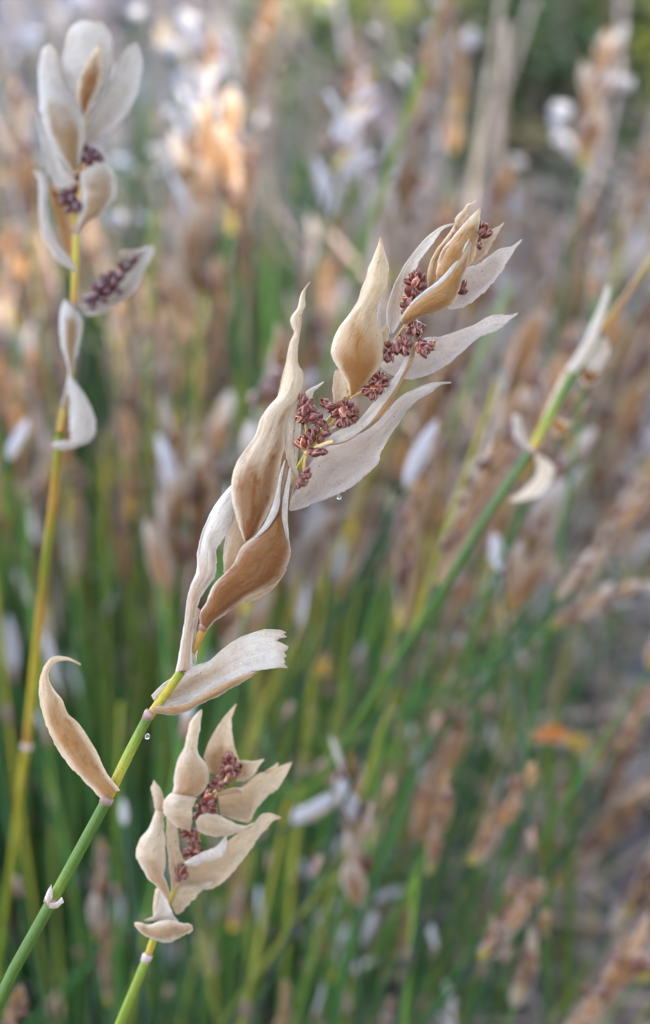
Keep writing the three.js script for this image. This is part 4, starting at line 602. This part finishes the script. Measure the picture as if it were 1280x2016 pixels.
// fallen leaves that catch the sun, and the gaps in the crown above that let it in
const flecks = [];
seed = 606; const sparkles = []; for (let i = 0; i < 36; i++) sparkles.push(i < 28 ? [rr(0, 520), rr(0, 1) ** 1.3 * 470] : [rr(680, 1270), rr(0, 330)]);
for (const [x, y, q] of [...sparkles.map((e) => [...e, 1]), [80, 60], [55, 95], [150, 15], [30, 110], [60, 200], [30, 440], [15, 470], [330, 225], [405, 275], [355, 100], [375, 150], [250, 320], [520, 70], [1110, 235], [1125, 275], [1155, 340], [1240, 170], [745, 60], [30, 575], [490, 280], [290, 430], [660, 240], [120, 70], [20, 20], [200, 110], [470, 150], [965, 155], [940, 40], [860, 70], [640, 20]]) { const D = rr(0.55, 0.75), p = at(x, y, D), L = q ? rr(7, 11) : 14; flecks.push([p, 0.005]); stemBehind(x, y + L / 2, x + rr(-9, 9), y - L / 2, D, 'single', 'small pale bract catching the sun among the farthest spikes', 'sunlit bracts at the back of the clump', { w: 8, turn: rr(0.2, 1.2), wide: 1.6 }); }
{
  const lit = [[80, 40], [75, 75], [30, 90], [150, 15], [40, 190], [30, 440], [20, 470], [330, 225], [405, 275], [355, 100], [375, 150], [250, 320], [470, 250], [440, 200], [515, 65], [660, 10], [640, 20], [965, 150], [1110, 240], [1125, 275], [1155, 340], [880, 20], [1080, 20], [860, 60], [745, 100], [30, 560], [35, 600], [470, 330], [380, 20], [1240, 170], [700, 480], [290, 420], [1000, 60], [950, 20], [560, 20]];
  lit.forEach(([x, y], i) => {
    const p = ySel(x, y, 0.03), col = i === 14 || i === 17 ? [0.75, 0.2, 0.06] : i === 25 || i === 26 ? [0.75, 0.42, 0.36] : [0.7, 0.6, 0.42]; if (i % 3 === 0 || i === 14 || i === 17) flecks.push([p, rr(0.01, 0.022)]);
    const q = bladeGeo(0.3, 0.5, 0.4, 'white', i, { n: 6, m: 4 }), c = q.attributes.color; for (let k = 0; k < c.count; k++) c.setXYZ(k, ...col.map((v) => v * (0.9 + 0.1 * Math.sin(k))));
    const m = part(numbered('fallen_leaf'), q, mFar, scene); m.position.copy(p); m.scale.setScalar(rr(0.03, 0.05) * p.length() / 2); m.rotation.set(-0.7, rr(-0.5, 0.5), rr(0, 6.28), 'YXZ');
    m.userData = { label: i === 14 ? 'orange fallen leaf catching sun near the top, left of middle' : i === 17 ? 'orange fallen leaf catching sun before the yellow-green shrub' : i > 24 && i < 27 ? 'pinkish fallen leaf at the left edge of the ground' : 'pale fallen leaf in a fleck of sun on the ground behind', category: 'fallen leaf', ...(i === 14 || i === 17 ? {} : i > 24 && i < 27 ? { group: 'pinkish fallen leaves' } : { group: 'pale fallen leaves in the sun' }) };
  });
}
for (let i = 0; i < 16; i++) flecks.push([ySel(rnd() < 0.5 ? rr(-20, 480) : rr(640, 1290), rr(-60, 260), rr(0.02, 0.16)), rr(0.01, 0.03)]);
{ // the tree that shades the clump, outside the frame to the right
  seed = 5150; const cen = V(0, 0.3, -1.2).addScaledVector(SUN, 4.6), foot = V(cen.x + 1.4, 0, cen.z + 0.8), o = thing('tree', 'broad leafy tree outside the picture whose crown shades the clump', 'tree', foot), br = [];
  const top = cen.clone().sub(foot);
  br.push(sweep([V(0, 0, 0), V(-0.1, 0.9, 0), V(-0.4, 1.9, -0.2), top.clone().multiplyScalar(0.9)], [0.17, 0.1, 0.05], [[0.15, 0.12, 0.1]], 14, 10, 0.2));
  for (let i = 0; i < 12; i++) { const e = top.clone().add(V(rr(-2.6, 1.6), rr(-0.3, 0.5), rr(-2.8, 2.8))); br.push(sweep([V(-0.3, 1.7, -0.15), e.clone().lerp(V(-0.3, 1.7, -0.15), 0.4).add(V(0, 0.25, 0)), e], [0.06, 0.012], [[0.15, 0.12, 0.1]], 9, 6, 0.2)); }
  part('trunk', mergeGeometries(br), mDry, o);
  const P = [], C = [], I = [], S = V(0, 0, 0);
  for (let i = 0; i < 64000; i++) {
    const q = V(rr(-1, 1), rr(-1, 1), rr(-1, 1)); if (q.lengthSq() > 1) continue;
    q.multiply(V(3.1, 0.9, 4)); const p = cen.clone().add(q); p.x -= 0.75;
    if (flecks.some(([f, r]) => { S.copy(p).sub(f); const t = S.dot(SUN); return S.addScaledVector(SUN, -t).length() < r + 0.035; })) continue;
    const d = V(rr(-1, 1), rr(-0.6, 0.4), rr(-1, 1)).normalize(), s = d.clone().cross(V(rr(-0.6, 0.6), 1, rr(-0.6, 0.6))).normalize(), L = rr(0.07, 0.12), W = L * 0.3, k = P.length / 3, c = mix3([0.05, 0.1, 0.02], [0.1, 0.15, 0.03], rnd());
    for (const v of [p, p.clone().addScaledVector(d, L * 0.5).addScaledVector(s, W), p.clone().addScaledVector(d, L), p.clone().addScaledVector(d, L * 0.5).addScaledVector(s, -W)]) { v.sub(foot); P.push(v.x, v.y, v.z); C.push(...c); }
    I.push(k, k + 1, k + 2, k, k + 2, k + 3);
  }
  const g = new THREE.BufferGeometry(); g.setAttribute('position', new THREE.Float32BufferAttribute(P, 3)); g.setAttribute('color', new THREE.Float32BufferAttribute(C, 3)); g.setIndex(I); g.computeVertexNormals();
  part('crown', g, mLeaf, o).userData.kind = 'stuff';
}
{ // a dense bush behind and to the right of where one stands; it keeps the low light off the near side
  seed = 31; const o = thing('bush', 'dense dark bush outside the picture, behind the viewpoint', 'bush', V(0.75, 0, 1.25)), P = [], C = [], I = [];
  part('stem', sweep([V(0, 0, 0), V(0.05, 0.6, 0), V(0, 1.5, 0)], [0.05, 0.02], [[0.15, 0.12, 0.1]], 8, 8, 0.2), mDry, o);
  for (let i = 0; i < 16000; i++) {
    const q = V(rr(-1, 1), rr(-1, 1), rr(-1, 1)); if (q.lengthSq() > 1 || q.lengthSq() < 0.25) continue;
    const p = V(q.x * 2.1, 1.1 + q.y * 1.1, q.z * 0.6), d = V(rr(-1, 1), rr(-0.6, 0.6), rr(-1, 1)).normalize(), s = d.clone().cross(V(rr(-1, 1), 1, rr(-1, 1))).normalize(), L = rr(0.06, 0.1), W = L * 0.32, k = P.length / 3, c = mix3([0.04, 0.08, 0.02], [0.08, 0.12, 0.03], rnd());
    for (const v of [p, p.clone().addScaledVector(d, L * 0.5).addScaledVector(s, W), p.clone().addScaledVector(d, L), p.clone().addScaledVector(d, L * 0.5).addScaledVector(s, -W)]) { P.push(v.x, Math.max(0.02, v.y), v.z); C.push(...c); }
    I.push(k, k + 1, k + 2, k, k + 2, k + 3);
  }
  const g = new THREE.BufferGeometry(); g.setAttribute('position', new THREE.Float32BufferAttribute(P, 3)); g.setAttribute('color', new THREE.Float32BufferAttribute(C, 3)); g.setIndex(I); g.computeVertexNormals();
  part('foliage', g, mLeaf, o).userData.kind = 'stuff';
}
scene.traverse((o) => { if (o.isMesh) { o.castShadow = true; o.receiveShadow = true; } });
renderer.render(scene, camera);
